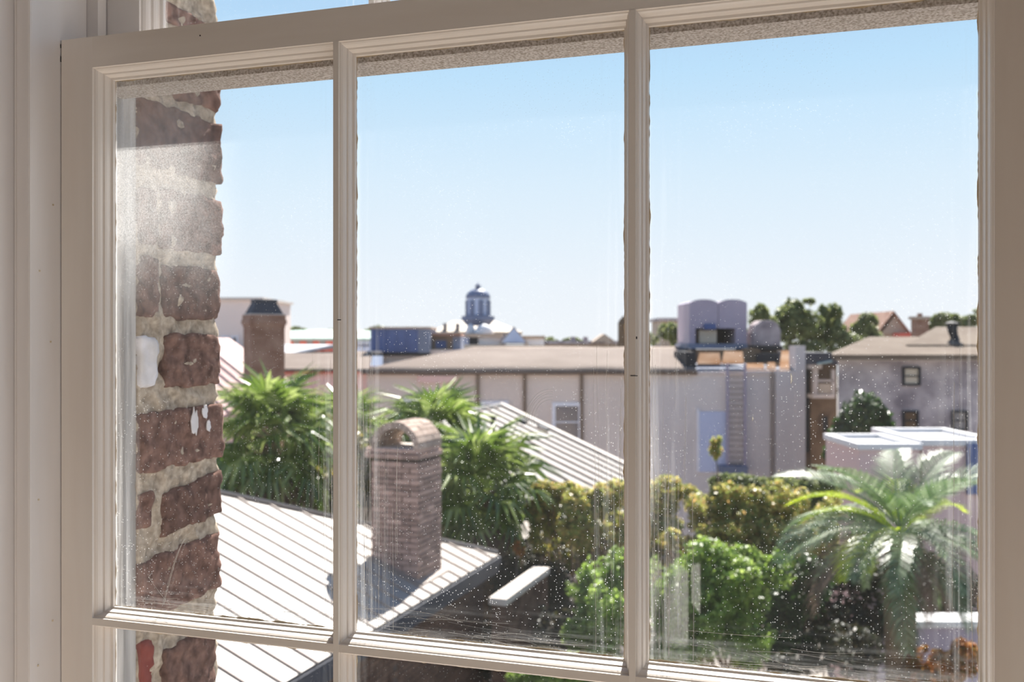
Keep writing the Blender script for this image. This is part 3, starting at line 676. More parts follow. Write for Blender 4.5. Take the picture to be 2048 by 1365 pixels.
# ---- long beige stucco building
lb = empty('stucco_building', gbase(1170, 45), 'long beige stucco building with low tan roof across the middle of the view', 'building')
a = P(735, 745, 40); b = P(1545, 745, 40); c = P(1610, 745, 40)
MB().box((a.x, 40, 0), (P(1300, 0, 40).x, 52, a.z)).build('wall', M['stucco'], lb)
MB().box((P(1300, 0, 40).x, 40, 0), (c.x, 52, a.z)).build('wall', M['stucco_grey'], lb, label='greyer stucco end wall')
# roof surface, gently rippled
mb = MB(); nxr, nyr = 44, 8; vs = []; fs = []
zE = P(0, 741, 39.7).z
for i in range(nxr+1):
    for j in range(nyr+1):
        s_ = j/nyr; xl = P(722, 0, 39.7).x*(1-s_)+P(948, 0, 46.5).x*s_; xr = P(1392, 0, 39.7).x*(1-s_)+P(1376, 0, 46.5).x*s_
        x = xl+(xr-xl)*i/nxr; y = 39.7+6.8*s_; z = zE+(P(0, 694, 46.5).z-zE)*(s_**.85)+.05*noise.noise((x*.7, y*.5, 3))
        vs.append((x, y, z))
for i in range(nxr):
    for j in range(nyr):
        q = i*(nyr+1)+j; fs.append((q, q+nyr+1, q+nyr+2, q+1))
n0 = len(vs); vs += [(x, y, z-.16) for x, y, z in vs]
fs += [tuple(k+n0 for k in f)[::-1] for f in fs[:]]
for i in range(nxr):
    q = i*(nyr+1); fs.append((q, q+n0, q+nyr+1+n0, q+nyr+1)); q = i*(nyr+1)+nyr; fs.append((q, q+nyr+1, q+nyr+1+n0, q+n0))
mb.add(vs, fs).build('roof', M['tan_roof'], lb, True)
MB().box((P(722, 0, 39.7).x, 46.4, a.z-.1), (P(1376, 0, 46.5).x, 52, P(0, 700, 46.5).z)).build('back_wall', M['stucco'], lb)
pbox(lb, 'cornice', 'stain', 735, 744, 1395, 750, 39.85, .16)
for x0, y1 in ((952, 860), (1046, 880), (1160, 890)): pbox(lb, 'downspout', 'stain', x0, 750, x0+7, y1, 39.86, .13)
window(lb, 805, 798, 852, 870, 40); window(lb, 961, 803, 1017, 880, 40, bars=1); window(lb, 1104, 806, 1164, 884, 40, bars=1)
o = pbox(lb, 'door', 'door_blue', 1399, 824, 1454, 945, 39.93, .1); pbox(o, 'door_frame', 'white_trim', 1394, 819, 1399, 945, 39.9, .13)
pbox(lb, 'pilaster', 'stucco_grey', 1552, 742, 1592, 1000, 39.8, .2); pbox(lb, 'pilaster', 'stucco_grey', 1592, 692, 1611, 1000, 39.7, 1.0)
pbox(lb, 'drainpipe', 'pipe_grey', 1542, 742, 1547, 990, 39.85, .13)
pbox(lb, 'vent_panel', 'stucco_pink', 835, 752, 915, 766, 39.8, .2)
ld = pbox(lb, 'fire_ladder', 'hood', 1453, 728, 1458, 936, 39.6, .1); pbox(ld, 'ladder_rail', 'hood', 1488, 728, 1493, 936, 39.6, .1)
for i in range(17): pbox(ld, 'rung', 'pipe_grey', 1458, 742+i*11.5, 1488, 744.5+i*11.5, 39.63, .05)
pbox(lb, 'landing', 'steel_blue', 1444, 934, 1496, 948, 39.2, .7)
pbox(lb, 'parapet', 'stucco_grey', 1392, 742, 1592, 748, 39.9, .3)
pbox(lb, 'back_parapet', 'timber', 1376, 699, 1611, 742, 51, .4)
# flat copper patched roof end
pbox(lb, 'flat_roof', 'steel_blue', 1385, 738, 1611, 746, 40.2, 11)
def sheet(px0, py0, px1, py1, Y0, Y1, m='copper', nm='copper_sheet'):
    a = P(px0, py1, Y0); b = P(px1, py1, Y0); c = P(px1-3, py0, Y1); d = P(px0+5, py0, Y1)
    return MB().prism([a, b, c, d], (0, .02, -.05)).build(nm, M[m], lb)
for s_ in ((1394, 706, 1442, 728, 40.1, 41.2), (1443, 703, 1488, 727, 40.1, 41.2), (1487, 727, 1530, 742, 40.0, 41.4), (1531, 725, 1553, 742, 40.0, 41.4), (1558, 702, 1591, 742, 40.0, 43.5), (1517, 698, 1556, 709, 43.6, 45)): sheet(*s_)
pbox(lb, 'roof_hatch', 'black', 1514, 708, 1556, 725, 43.0, .6); pbox(lb, 'roof_curb', 'black', 1372, 704, 1392, 742, 40.4, 3)
pbox(lb, 'roof_curb', 'timber', 1487, 697, 1516, 727, 43.2, .5)
# rooftop hood with two rounded tops
hd = empty('rooftop_cooling_hood', P(1435, 698, 44.5), 'mauve metal hood with two rounded tops and open bay on the stucco building roof', 'hood')
Y = 44.5
def hump(px0, px1, ytop, ybot):
    a = P(px0, ybot, Y); b = P(px1, ytop, Y); n = 10; poly = [(a.x, Y, a.z), (b.x, Y, a.z)]
    for k in range(n+1):
        t = k/n; poly.append((b.x+(a.x-b.x)*t, Y, b.z-.16*abs(2*t-1)**2.6))
    MB().prism(poly, (0, 3.2, 0)).build('hood_bay', M['hood'], hd)
hump(1379, 1436, 599, 657); hump(1437, 1494, 599, 657)
for x0, x1 in ((1379, 1391), (1471, 1494)): pbox(hd, 'hood_leg', 'hood', x0, 657, x1, 690, 44.5, 3.2)
pbox(hd, 'plinth', 'steel_blue', 1376, 688, 1496, 698, 44.3, 3.5); pbox(hd, 'back_panel', 'black', 1391, 657, 1471, 688, 46.7, .2)
pbox(hd, 'fan_unit', 'beige', 1398, 660, 1434, 688, 44.7, 1.4, bevel=.05); pbox(hd, 'motor', 'blue_box', 1408, 648, 1432, 659, 44.35, .5)
for k in range(2): pbox(hd, 'support', 'black', 1384+k*90, 698, 1392+k*90, 722, 44.7, .4)
rv = empty('rooftop_vent_box', P(1535, 700, 44), 'grey rounded vent box on the flat copper roof right of the mauve hood', 'vent')
a = P(1507, 692, 44); b = P(1562, 641, 44); poly = [(a.x, 44, a.z), (b.x, 44, a.z), (b.x, 44, b.z-.5), (b.x-.16, 44, b.z-.15), (b.x-.4, 44, b.z), (a.x+.4, 44, b.z), (a.x+.12, 44, b.z-.2), (a.x, 44, b.z-.6)]
MB().prism(poly, (0, 1.3, 0)).build('housing', M['grey_wall'], rv, bevel=.04); pbox(rv, 'base_frame', 'black', 1503, 692, 1566, 700, 43.9, 1.5)
# ---- pink stucco wing on the left of it
pw = empty('pink_stucco_wing', gbase(650, 46), 'pink stucco wing with tan roof left of the long beige building', 'building')
gboxp(pw, 'wall', 'stucco_pink', 430, 744, 734, 40.1, 9); pbox(pw, 'cornice', 'red_wall', 430, 738, 734, 748, 39.9, .2)
a = P(430, 738, 39.8); b = P(738, 738, 39.8); c = P(745, 703, 47); d = P(380, 703, 47)
MB().prism([a, b, c, d], (0, 0, -.12)).build('roof', M['tan_roof'], pw)
MB().prism([P(560, 716, 46.0), P(668, 694, 46.6), P(740, 694, 47.6), P(560, 694, 47.6)], (0, 0, .12)).build('white_roof_patch', M['bright'], pw, label='bright white roof patch')
# ---- rooftop cabins
rc = empty('blue_rooftop_cabin', P(800, 712, 46.5), 'dark blue boxy rooftop cabin with pale blue end panel', 'cabin')
pbox(rc, 'body', 'blue_box', 741, 657, 836, 705, 46, 4); pbox(rc, 'end_panel', 'steel_blue', 836, 656, 859, 706, 45.95, 4); pbox(rc, 'roof_edge', 'far_tan', 739, 654, 861, 658, 45.9, 4.2)
pbox(rc, 'base_frame', 'black', 741, 705, 860, 712, 46.1, 3.8); pbox(rc, 'ledge', 'coping', 741, 702, 763, 707, 45.6, .6)
for i in range(4): pbox(rc, 'siding_rib', 'blue_box', 752+i*20, 659, 754.5+i*20, 704, 45.94, .08)
rc2 = empty('brown_rooftop_cabin', P(890, 712, 47), 'grey brown rooftop cabin with rusty flat roof right of the blue one', 'cabin')
pbox(rc2, 'body', 'stain', 861, 672, 905, 708, 47.2, 3); pbox(rc2, 'side_panel', 'steel_blue', 905, 673, 922, 706, 47.25, 3); pbox(rc2, 'roof', 'far_brick_warm', 858, 667, 922, 673, 47, 3.4); pbox(rc2, 'base', 'black', 861, 708, 922, 713, 47.1, 3)
window(rc2, 868, 678, 896, 700, 47.2, 3, 'stain', 'blue_box', 0)
# ---- domed cupola building
cu = empty('cupola_building', gbase(960, 92), 'far white building with a domed blue cupola rising above it', 'building')
c0 = P(956, 650, 92); pxm = 92/F
zz = lambda py: P(0, py, 92).z-0
MB().lathe((c0.x, 92, 0), [(23*pxm, zz(636)), (22.5*pxm, zz(600)), (23.5*pxm, zz(599)), (23.5*pxm, zz(596))], 24).build('drum', M['cupola'], cu, False)
MB().lathe((c0.x, 92, 0), [(25*pxm, zz(597)), (24*pxm, zz(591)), (20*pxm, zz(585)), (13*pxm, zz(580)), (5*pxm, zz(577.5)), (.2, zz(577))], 24).build('dome', M['dome'], cu, True)
MB().lathe((c0.x, 92, 0), [(.25, zz(578)), (.2, zz(574)), (.34, zz(572.5)), (.3, zz(571)), (.1, zz(569)), (.05, zz(565))], 10).build('finial', M['dome'], cu, True)
MB().lathe((c0.x, 92, 0), [(22*pxm, zz(652)), (28*pxm, zz(646)), (33*pxm, zz(640)), (33*pxm, zz(633)), (24*pxm, zz(632)), (23*pxm, zz(631))], 24).build('cupola_base', M['dome'], cu)
for k in range(8):
    an = -PI/2+.3+k*PI/4; c = Vector((c0.x+22.7*pxm*math.cos(an), 92+22.7*pxm*math.sin(an), zz(618)))
    MB().obox(c-Vector((-math.sin(an), math.cos(an), 0))*.22-UZ*.7, Vector((-math.sin(an), math.cos(an), 0))*.44, Vector((math.cos(an), math.sin(an), 0))*.12, UZ*1.5).build('louvre', M['dome'], cu)
def gable(parent, m, px0, px1, pe, pr, Y, dep, nm='roof', wall=None):   # gable end facing the window
    a = P(px0, pe, Y); b = P(px1, pe, Y); t = P((px0+px1)/2, pr, Y)
    MB().prism([a, b, t], (0, dep, 0)).build(nm, M[m], parent)
    if wall: MB().box((a.x+.3, Y+.15, 0), (b.x-.3, Y+dep-.15, a.z)).build('wall', M[wall], parent)
gboxp(cu, 'wall', 'cupola', 868, 662, 1010, 93.5, 14)
hiproof(cu, 'roof', 'beige', 862, 1045, 664, 93, 108, 905, 990, 642, 100)
for px in (890, 915): pbox(cu, 'dormer_window', 'pane_far', px-4, 647, px+4, 661, 93.2, 2)
MB().lathe((P(968, 0, 89.5).x, 89.5, 0), [(20*pxm*.97, P(0, 676, 89.5).z), (19*pxm, P(0, 664, 89.5).z), (14*pxm, P(0, 655, 89.5).z), (7*pxm, P(0, 650, 89.5).z), (.1, P(0, 648.5, 89.5).z)], 20).build('white_dome', M['bright'], cu, True)
MB().lathe((P(941, 0, 90).x, 90, 0), [(10*pxm, P(0, 672, 90).z), (9.5*pxm, P(0, 662, 90).z), (6*pxm, P(0, 653, 90).z), (.1, P(0, 648, 90).z)], 16).build('white_dome', M['bright'], cu, True)
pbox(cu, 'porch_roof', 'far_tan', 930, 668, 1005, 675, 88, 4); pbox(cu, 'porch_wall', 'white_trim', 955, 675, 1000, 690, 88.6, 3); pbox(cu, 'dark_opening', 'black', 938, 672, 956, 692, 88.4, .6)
gable(cu, 'cupola', 1003, 1052, 686, 656, 87, 10, 'pediment'); gable(cu, 'far_tan', 998, 1057, 688, 653, 87.4, 10, 'gable_roof')
gboxp(cu, 'side_wall', 'white_trim', 1050, 676, 1088, 90, 8); pbox(cu, 'side_roof', 'far_tan', 1046, 672, 1090, 678, 89.8, 8.5)
gboxp(cu, 'front_wall', 'beige', 925, 690, 1090, 86.5, 2)
# ---- strip of roofs left of the first glazing bar
gr_ = empty('green_roof_hall', gbase(660, 76), 'far hall with pale green roof and red wall right of the brick chimney stack', 'building')
gboxp(gr_, 'wall', 'red_wall', 520, 676, 666, 75, 10); gboxp(gr_, 'end_wall', 'cupola', 666, 676, 740, 75.2, 10)
MB().prism([P(515, 677, 74.6), P(742, 677, 74.6), P(742, 662, 80), P(640, 659, 80), P(515, 664, 80)], (0, 0, -.2)).build('roof', M['green_roof'], gr_)
for x0 in range(535, 660, 26): pbox(gr_, 'window', 'pane_far', x0, 681, x0+12, 690, 74.92, .1)
# ---- pale block and brick chimney stack on the left
pb = empty('pale_pink_block', gbase(470, 60), 'tall pale pink block behind the tapered brick chimney stack', 'building')
gboxp(pb, 'wall', 'far_tan', 330, 599, 522, 60, 8); pb.children[0].data.materials[0] = M['pale_wall']
pbox(pb, 'coping', 'coping', 326, 595, 526, 600, 59.8, 8.4); pbox(pb, 'canopy', 'black', 436, 700, 492, 716, 57, 3)
for x0 in (442, 462): window(pb, x0, 672, x0+14, 694, 60, 3, 'white_trim', 'pane_far', 0)
cs = empty('brick_chimney_stack', gbase(528, 25.2), 'tall brick chimney stack with dark tapered cap in front of the pale pink block', 'chimney')
Y = 24.6
def rotbox(parent, name, m, c, hw, hd, z0, z1, ang, tw=None, bevel=0):
    tw = tw or (hw, hd); ca, sa = math.cos(ang), math.sin(ang)
    f_ = lambda x, y, z: (c.x+x*ca-y*sa, c.y+x*sa+y*ca, z)
    return MB().hexa([f_(-hw, -hd, z0), f_(hw, -hd, z0), f_(hw, hd, z0), f_(-hw, hd, z0), f_(-tw[0], -tw[1], z1), f_(tw[0], -tw[1], z1), f_(tw[0], tw[1], z1), f_(-tw[0], tw[1], z1)]).build(name, M[m], parent, bevel=bevel)
cc = Vector((P(528, 0, 25.1).x, 25.1, 0)); ang = math.radians(33); zf = lambda py: P(0, py, 24.8).z
M['stack'] = M['far_brick_warm']
rotbox(cs, 'shaft', 'stack', cc, .44, .33, 0, zf(650), ang)
for py0, py1, ex in ((655, 649, .02), (649, 640, .05), (640, 630, .03)): rotbox(cs, 'corbel_course', 'stack', cc, .44+ex, .33+ex, zf(py0), zf(py1), ang)
rotbox(cs, 'ledge', 'coping', cc, .455, .345, zf(630), zf(628), ang)
rotbox(cs, 'cap', 'slate', cc, .42, .31, zf(628), zf(604), ang, (.27, .2)); rotbox(cs, 'cap_rim', 'slate', cc, .29, .22, zf(604), zf(599), ang)
# courses standing proud on the shaft
for i in range(22):
    z = zf(655)-.075*(i+1); rotbox(cs, 'brick_course', 'stack', cc, .447, .337, z, z+.062, ang)
# pink ribbed roof
pr = empty('pink_roof_house', gbase(395, 31), 'house with pink ribbed metal roof at the edge of the brick jamb', 'house')
ra = P(392, 676, 34); rb = P(520, 778, 31); dn = Vector((-1.6, -5.0, -1.9))
MB().prism([ra, rb, rb+dn, ra+dn], (0, 0, -.1)).build('roof', M['pink_roof'], pr)
for i in range(16):
    p0 = ra+dn*(i/15); MB().tube([p0+UZ*.02, p0+(rb-ra)+UZ*.02], .035, 5).build('rib', M['pink_roof'], pr)
MB().prism([ra, rb, Vector((rb.x+.5, rb.y+3, rb.z)), Vector((ra.x, ra.y+4, ra.z))], (0, 0, -.1)).build('back_roof', M['pink_roof'], pr)
bz = (rb+dn).z-.15; MB().prism([Vector((p.x, p.y, 0)) for p in (ra+dn*.9, rb+dn*.9, rb+Vector((-.2, -.2, 0)), ra+Vector((0, -.2, 0)))], (0, 0, bz)).build('wall', M['stucco_pink'], pr)
# ---- narrow porch house between the stucco building and the grey house
ph = empty('porch_house', gbase(1645, 41.0), 'narrow dark house with a small sunlit porch beside the beige end wall', 'house')
gboxp(ph, 'wall', 'timber', 1622, 722, 1674, 42.0, 5); pbox(ph, 'eave', 'slate', 1616, 706, 1678, 730, 41.4, 5.8)
MB().prism([P(1634, 728, 41.2), P(1664, 722, 41.2), P(1666, 714, 42.0), P(1636, 720, 42.0)], (0, 0, -.06)).build('roof_sheet', M['green_roof'], ph)
pf = pbox(ph, 'porch_post', 'coping', 1627, 736, 1636, 793, 41.6, .25); pbox(ph, 'porch_post', 'coping', 1664, 740, 1670, 793, 41.6, .2); pbox(ph, 'porch_beam', 'coping', 1618, 730, 1644, 738, 41.5, .3)
rl = pbox(ph, 'railing', 'coping', 1636, 760, 1668, 764, 41.6, .12); pbox(rl, 'railing_panel', 'beige', 1638, 768, 1668, 790, 41.65, .1); pbox(ph, 'porch_floor', 'coping', 1626, 790, 1670, 797, 41.4, .8)
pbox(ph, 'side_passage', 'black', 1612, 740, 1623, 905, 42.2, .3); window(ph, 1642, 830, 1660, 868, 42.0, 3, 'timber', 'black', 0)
# ---- grey house with tan hip roofs
gh = empty('grey_house', gbase(1840, 38), 'grey mottled house with tan hip roofs right of the narrow porch house', 'house')
a = P(1676, 712, 34); b = P(2060, 712, 34); c_ = P(1678, 712, 39.2)
MB().prism([(a.x, 34, 0), (b.x, 34, 0), (b.x, 39.2, 0), (c_.x, 39.2, 0)], (0, 0, a.z)).build('wall', M['grey_wall'], gh)
hiproof(gh, 'roof', 'hip_tan', 1664, 2080, 710, 33.5, 39.7, 1738, 2000, 674, 36.6, True); hiproof(gh, 'upper_roof', 'hip_tan', 1812, 2080, 690, 34.9, 39.6, 1872, 2030, 654, 37.4, True)
pbox(gh, 'frieze', 'coping', 1674, 712, 2062, 722, 33.9, .1)
window(gh, 1806, 734, 1842, 772, 34, 4, 'black', 'beige', 1); window(gh, 1806, 822, 1838, 862, 34, 4, 'black', 'timber', 1); window(gh, 1905, 822, 1937, 862, 34, 4, 'black', 'pane_far', 1)
fp = MB().tube([P(1918, 702, 35.0), P(1912, 685, 35.6), P(1905, 662, 35.7), P(1904, 648, 35.7)], [.17, .17, .17, .2], 10).build('flue', M['black'], gh, True); MB().lathe((P(1904, 0, 35.7).x, 35.7, 0), [(.22, P(0, 650, 35.7).z), (.28, P(0, 647, 35.7).z), (.08, P(0, 643, 35.7).z)], 10).build('flue_cowl', M['black'], fp)
fg = empty('far_gable_house', gbase(1788, 72), 'far brown gable house peeking over the tan hip roof', 'house')
gable(fg, 'far_tan', 1762, 1818, 668, 632, 70.2, 8, 'gable_wall', 'far_tan'); a = P(1753, 672, 70); b = P(1788, 627, 70); c = P(1823, 672, 70)
for p_, q_ in ((a, b), (b, c)): MB().prism([p_, q_, q_+UZ*.18, p_+UZ*.18], (0, 9, 0)).build('roof_slope', M['far_brick_warm'], fg)
pbox(fg, 'red_porch', 'red_wall', 1800, 666, 1834, 676, 69, 2)
fc = empty('far_brick_stack', gbase(1846, 66), 'squat brick chimney stack above the tan hip roof', 'chimney'); gboxp(fc, 'shaft', 'far_brick_warm', 1834, 638, 1858, 66, 1); pbox(fc, 'cap', 'far_tan', 1831, 633, 1861, 639, 65.9, 1.2); pbox(fc, 'pot', 'far_brick_warm', 1838, 627, 1845, 633, 66.2, .3)
# ---- pink box with white parapet
for nm, lab, x0, x1, yt, yf, Y0, Y1, dz in (('parapet_building', 'low pink flat-roofed building with broad white parapet above the date palm', 1716, 1846, 862, 888, 25, 27.8, 0), ('parapet_annex', 'further pink flat-roofed annex with white parapet at the right frame edge', 1842, 2010, 856, 886, 25.1, 28.6, .08)):
    pp = empty(nm, gbase((x0+x1)/2, (Y0+Y1)/2), lab, 'building')
    a = P(x0, yf, Y0); b = P(x1, yf, Y0); zt = a.z+dz; t = .2
    MB().box((a.x+.06, Y0+.06, 0), (b.x-.06, Y1-.06, zt-.18)).build('wall', M['pink_wall'], pp)
    MB().box((a.x+t, Y0+t, zt-.175), (b.x-t, Y1-t, zt-.13)).build('flat_roof', M['bright'], pp)
    for bx_ in (((a.x, Y0, zt-.17), (b.x, Y0+t, zt)), ((a.x, Y1-t, zt-.17), (b.x, Y1, zt)), ((a.x, Y0+t, zt-.17), (a.x+t, Y1-t, zt)), ((b.x-t, Y0+t, zt-.17), (b.x, Y1-t, zt))):
        MB().box(*bx_).build('parapet', M['bright'], pp, bevel=.015)
    if nm == 'parapet_annex': pbox(pp, 'door', 'blue_box', 1936, 888, 1962, 990, 25.02, .1)
# ---- pale garage wall at the lower right
lw = empty('white_topped_wall', gbase(1900, 15.5), 'pale lavender garden wall with bright white top edge at lower right', 'wall')
gboxp(lw, 'wall', 'hood', 1838, 1256, 2010, 14.6, .3); pbox(lw, 'roof_edge', 'bright', 1832, 1244, 2016, 1258, 14.5, .5, bevel=.02)
# ---- distant skyline
sk = empty('distant_terrace', gbase(1170, 130), 'distant low grey terrace along the horizon right of the cupola', 'building')
gboxp(sk, 'wall', 'far_tan', 1080, 686, 1300, 130, 6); pbox(sk, 'roof', 'grey_wall', 1076, 682, 1304, 688, 129.5, 7)
gable(sk, 'far_tan', 1186, 1232, 684, 668, 126, 5, 'gable')
for px in (1147, 1172): pbox(sk, 'chimney', 'grey_wall', px-4, 674, px+4, 684, 130.5, 2)
tw_ = empty('far_church_tower', gbase(1243, 120), 'thin dark distant tower beside the second glazing bar', 'tower')
gboxp(tw_, 'shaft', 'timber', 1238, 648, 1256, 120, 1.2); MB().lathe((P(1247, 0, 120.6).x, 120.6, 0), [(.75, P(0, 648, 120.6).z), (.5, P(0, 640, 120.6).z), (.05, P(0, 632, 120.6).z)], 8).build('spire', M['timber'], tw_)
ft = empty('far_flat_block', gbase(1345, 90), 'far tan block with flat roof behind the olive trees left of the mauve hood', 'building')
gboxp(ft, 'wall', 'far_tan', 1322, 641, 1376, 90, 6); pbox(ft, 'roof', 'grey_wall', 1318, 636, 1380, 642, 89.6, 7)

# =============================================================== PLANTS
def leaf_cloud(blobs, size, dens, seed, up=.35, asp=.5):
    rg = np.random.default_rng(seed); V = []; Fc = []
    tot = 0
    for (c, rad, n) in blobs:
        d = rg.normal(size=(n, 3)); d /= np.linalg.norm(d, axis=1)[:, None]
        # lumpy shell: leaf clusters
        lump = rg.normal(size=(max(6, n//40), 3)); lump /= np.linalg.norm(lump, axis=1)[:, None]
        ix = rg.integers(0, len(lump), n); d = lump[ix]+.42*d; d /= np.linalg.norm(d, axis=1)[:, None]
        rr_ = (.45+.55*rg.random(n)**.5)*(.86+.28*rg.random(len(lump))[ix])
        p = np.array(c)+d*rr_[:, None]*np.array(rad)*1.12
        nrm_ = rg.normal(size=(n, 3)); nrm_[:, 2] += up*2; nrm_ += d*.8; nrm_ /= np.linalg.norm(nrm_, axis=1)[:, None]
        a = np.cross(nrm_, rg.normal(size=(n, 3))); a /= np.linalg.norm(a, axis=1)[:, None]; b = np.cross(nrm_, a)
        s = size*(.6+.8*rg.random(n))[:, None]
        v = np.stack([p-a*s*.5, p+b*s*asp*.5+nrm_*s*.06, p+a*s*.5, p-b*s*asp*.5+nrm_*s*.06], 1)
        V.append(v.reshape(-1, 3)); k = np.arange(n)*4+tot; Fc.append(np.stack([k, k+1, k+2, k+3], 1)); tot += 4*n
    return np.concatenate(V), np.concatenate(Fc)
def bush(name, label, cat, m, blobs, size, seed, group=None, trunk=True, dens=2.4, tm='bark'):
    """blobs in pixels: (px, py, Y, half width, half height, leaves)"""
    B = []
    for px, py, Y, rx, ry, n in blobs:
        c = P(px, py, Y); R_ = (rx*Y/F, (rx+ry)/2*Y/F*.8, ry*Y/F); rs = random.Random(seed*1000+px); ns = max(2, min(7, int(n/220)))
        for k in range(ns):
            d = Vector((rs.gauss(0, 1), rs.gauss(0, 1), rs.gauss(0, 1))).normalized()*rs.uniform(.25, .72)*(1.25 if 'myrtle' in name else 1); f_ = rs.uniform(.52, .78)*(.72 if 'myrtle' in name else 1)
            B.append(((c.x+d.x*R_[0], c.y+d.y*R_[1], c.z+d.z*R_[2]), (R_[0]*f_, R_[1]*f_, R_[2]*f_), int(n*dens/ns)))
    cx_ = sum(b[0][0] for b in B)/len(B); cy_ = sum(b[0][1] for b in B)/len(B)
    group = group or {'crepe_myrtle': 'crepe myrtles in the garden', 'leafy_shrub': 'garden shrubs', 'far_tree': 'trees beyond the roofs', 'distant_tree': 'trees on the horizon'}.get(name)
    r = empty(name, (cx_, cy_, 0), label, cat, group)
    V, Fc = leaf_cloud(B, size, dens, seed)
    me = bpy.data.meshes.new('foliage'); V = V-np.array([cx_, cy_, 0])
    me.vertices.add(len(V)); me.vertices.foreach_set('co', V.ravel()); me.loops.add(Fc.size); me.loops.foreach_set('vertex_index', Fc.ravel().astype(np.int32))
    me.polygons.add(len(Fc)); me.polygons.foreach_set('loop_start', np.arange(0, Fc.size, 4, dtype=np.int32)); me.polygons.foreach_set('loop_total', np.full(len(Fc), 4, dtype=np.int32))
    me.update(calc_edges=True); me.materials.append(M[m])
    o = bpy.data.objects.new('foliage', me); COL.objects.link(o); o.parent = r; o['kind'] = 'stuff'
    if trunk:
        zl = min(b[0][2]-b[1][2]*.4 for b in B); base = Vector((cx_, cy_, 0)); fork = Vector((cx_, cy_, zl*.55))
        mb = MB().tube([base, base.lerp(fork, .5)+Vector((.04, .02, 0)), fork], [.09, .07, .05], 7)
        for c, rd, n in B[::2]:
            c = Vector(c); mb.tube([fork, fork.lerp(c, .5)+Vector((0, 0, .1)), c], [.03, .02, .01], 5)
        mb.build('trunk', M[tm], r, True)
    return r
# crepe myrtles and shrubs of the garden
bush('crepe_myrtle', 'yellow-green crepe myrtle in front of the grey ribbed roof', 'tree', 'leaf_shrub',
     [(1112, 985, 16, 52, 36, 1500), (1085, 1040, 16, 40, 50, 1300), (1150, 1050, 15.6, 55, 60, 1900), (1215, 1020, 15.8, 55, 50, 1700), (1235, 1080, 15.4, 45, 60, 1300)], .085, 11)
bush('crepe_myrtle', 'broad golden crepe myrtle below the pale blue door', 'tree', 'leaf_shrub',
     [(1340, 1000, 17, 60, 45, 1500), (1420, 1010, 16.8, 60, 55, 1900), (1500, 1020, 16.6, 65, 60, 2100), (1580, 1040, 16.4, 60, 60, 1900), (1450, 1080, 16.2, 80, 50, 1900), (1560, 1100, 16, 75, 50, 1700), (1655, 1060, 16.6, 50, 60, 1300), (1350, 1075, 16.3, 60, 50, 1300), (1432, 915, 17.2, 18, 40, 240)], .085, 12)
bush('leafy_shrub', 'grey-green shrub between the golden myrtle and the beige end wall', 'shrub', 'leaf_far',
     [(1510, 968, 19, 60, 22, 1000), (1580, 985, 19, 60, 35, 1200), (1640, 975, 19, 50, 40, 1100), (1460, 975, 19, 45, 22, 700)], .10, 13)
bush('leafy_shrub', 'bright green shrub right of the garden wall coping', 'shrub', 'leaf_bright',
     [(1195, 1160, 12.6, 55, 55, 1500), (1215, 1235, 12.3, 55, 70, 1900), (1165, 1245, 12.4, 45, 45, 1100), (1250, 1180, 12.8, 40, 70, 1200), (1130, 1345, 11.6, 70, 40, 1400), (1060, 1370, 11.5, 50, 30, 800), (1220, 1330, 11.8, 60, 50, 1400)], .075, 14)
bush('leafy_shrub', 'bright green shrub in the lower left of the right pane', 'shrub', 'leaf_bright',
     [(1340, 1190, 13, 55, 80, 1900), (1420, 1140, 13.2, 70, 60, 2000), (1480, 1180, 13, 70, 75, 2200), (1400, 1250, 12.7, 80, 65, 2200), (1490, 1275, 12.7, 60, 50, 1500), (1350, 1300, 12.5, 60, 50, 1300), (1520, 1130, 13.4, 50, 50, 1200)], .08, 15)
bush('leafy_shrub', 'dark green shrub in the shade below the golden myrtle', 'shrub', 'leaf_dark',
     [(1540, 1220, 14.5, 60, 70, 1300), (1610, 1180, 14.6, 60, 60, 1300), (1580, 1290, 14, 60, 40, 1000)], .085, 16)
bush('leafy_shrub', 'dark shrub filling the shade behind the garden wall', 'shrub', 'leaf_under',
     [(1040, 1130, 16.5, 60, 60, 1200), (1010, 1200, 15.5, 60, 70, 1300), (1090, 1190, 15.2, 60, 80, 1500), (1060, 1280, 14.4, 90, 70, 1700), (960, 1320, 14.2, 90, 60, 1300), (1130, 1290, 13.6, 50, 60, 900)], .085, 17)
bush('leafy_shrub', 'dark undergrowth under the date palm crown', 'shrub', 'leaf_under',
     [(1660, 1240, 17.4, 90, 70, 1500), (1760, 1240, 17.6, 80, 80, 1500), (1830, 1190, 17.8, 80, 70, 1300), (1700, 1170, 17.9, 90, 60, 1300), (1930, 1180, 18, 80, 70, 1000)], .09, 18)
bush('leafy_shrub', 'orange and yellow leaved shrub at the lower right corner of the pane', 'shrub', 'leaf_orange',
     [(1885, 1330, 13, 55, 45, 900), (1935, 1310, 13, 40, 40, 600), (1850, 1365, 12.8, 50, 40, 600)], .085, 19)
bush('leafy_shrub', 'olive shrub between the two palmettos left of the arched chimney', 'shrub', 'leaf_myrtle',
     [(620, 900, 19.5, 60, 70, 1500), (690, 900, 19.5, 60, 60, 1300), (580, 970, 19, 60, 60, 1100), (650, 985, 18.5, 60, 50, 1100), (760, 930, 20, 60, 60, 1000)], .10, 20)
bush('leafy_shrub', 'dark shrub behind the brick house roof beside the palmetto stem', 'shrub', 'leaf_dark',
     [(470, 960, 18.8, 60, 60, 1200), (1000, 1060, 18.5, 50, 60, 1100), (930, 1040, 18.6, 70, 60, 1200)], .10, 21)
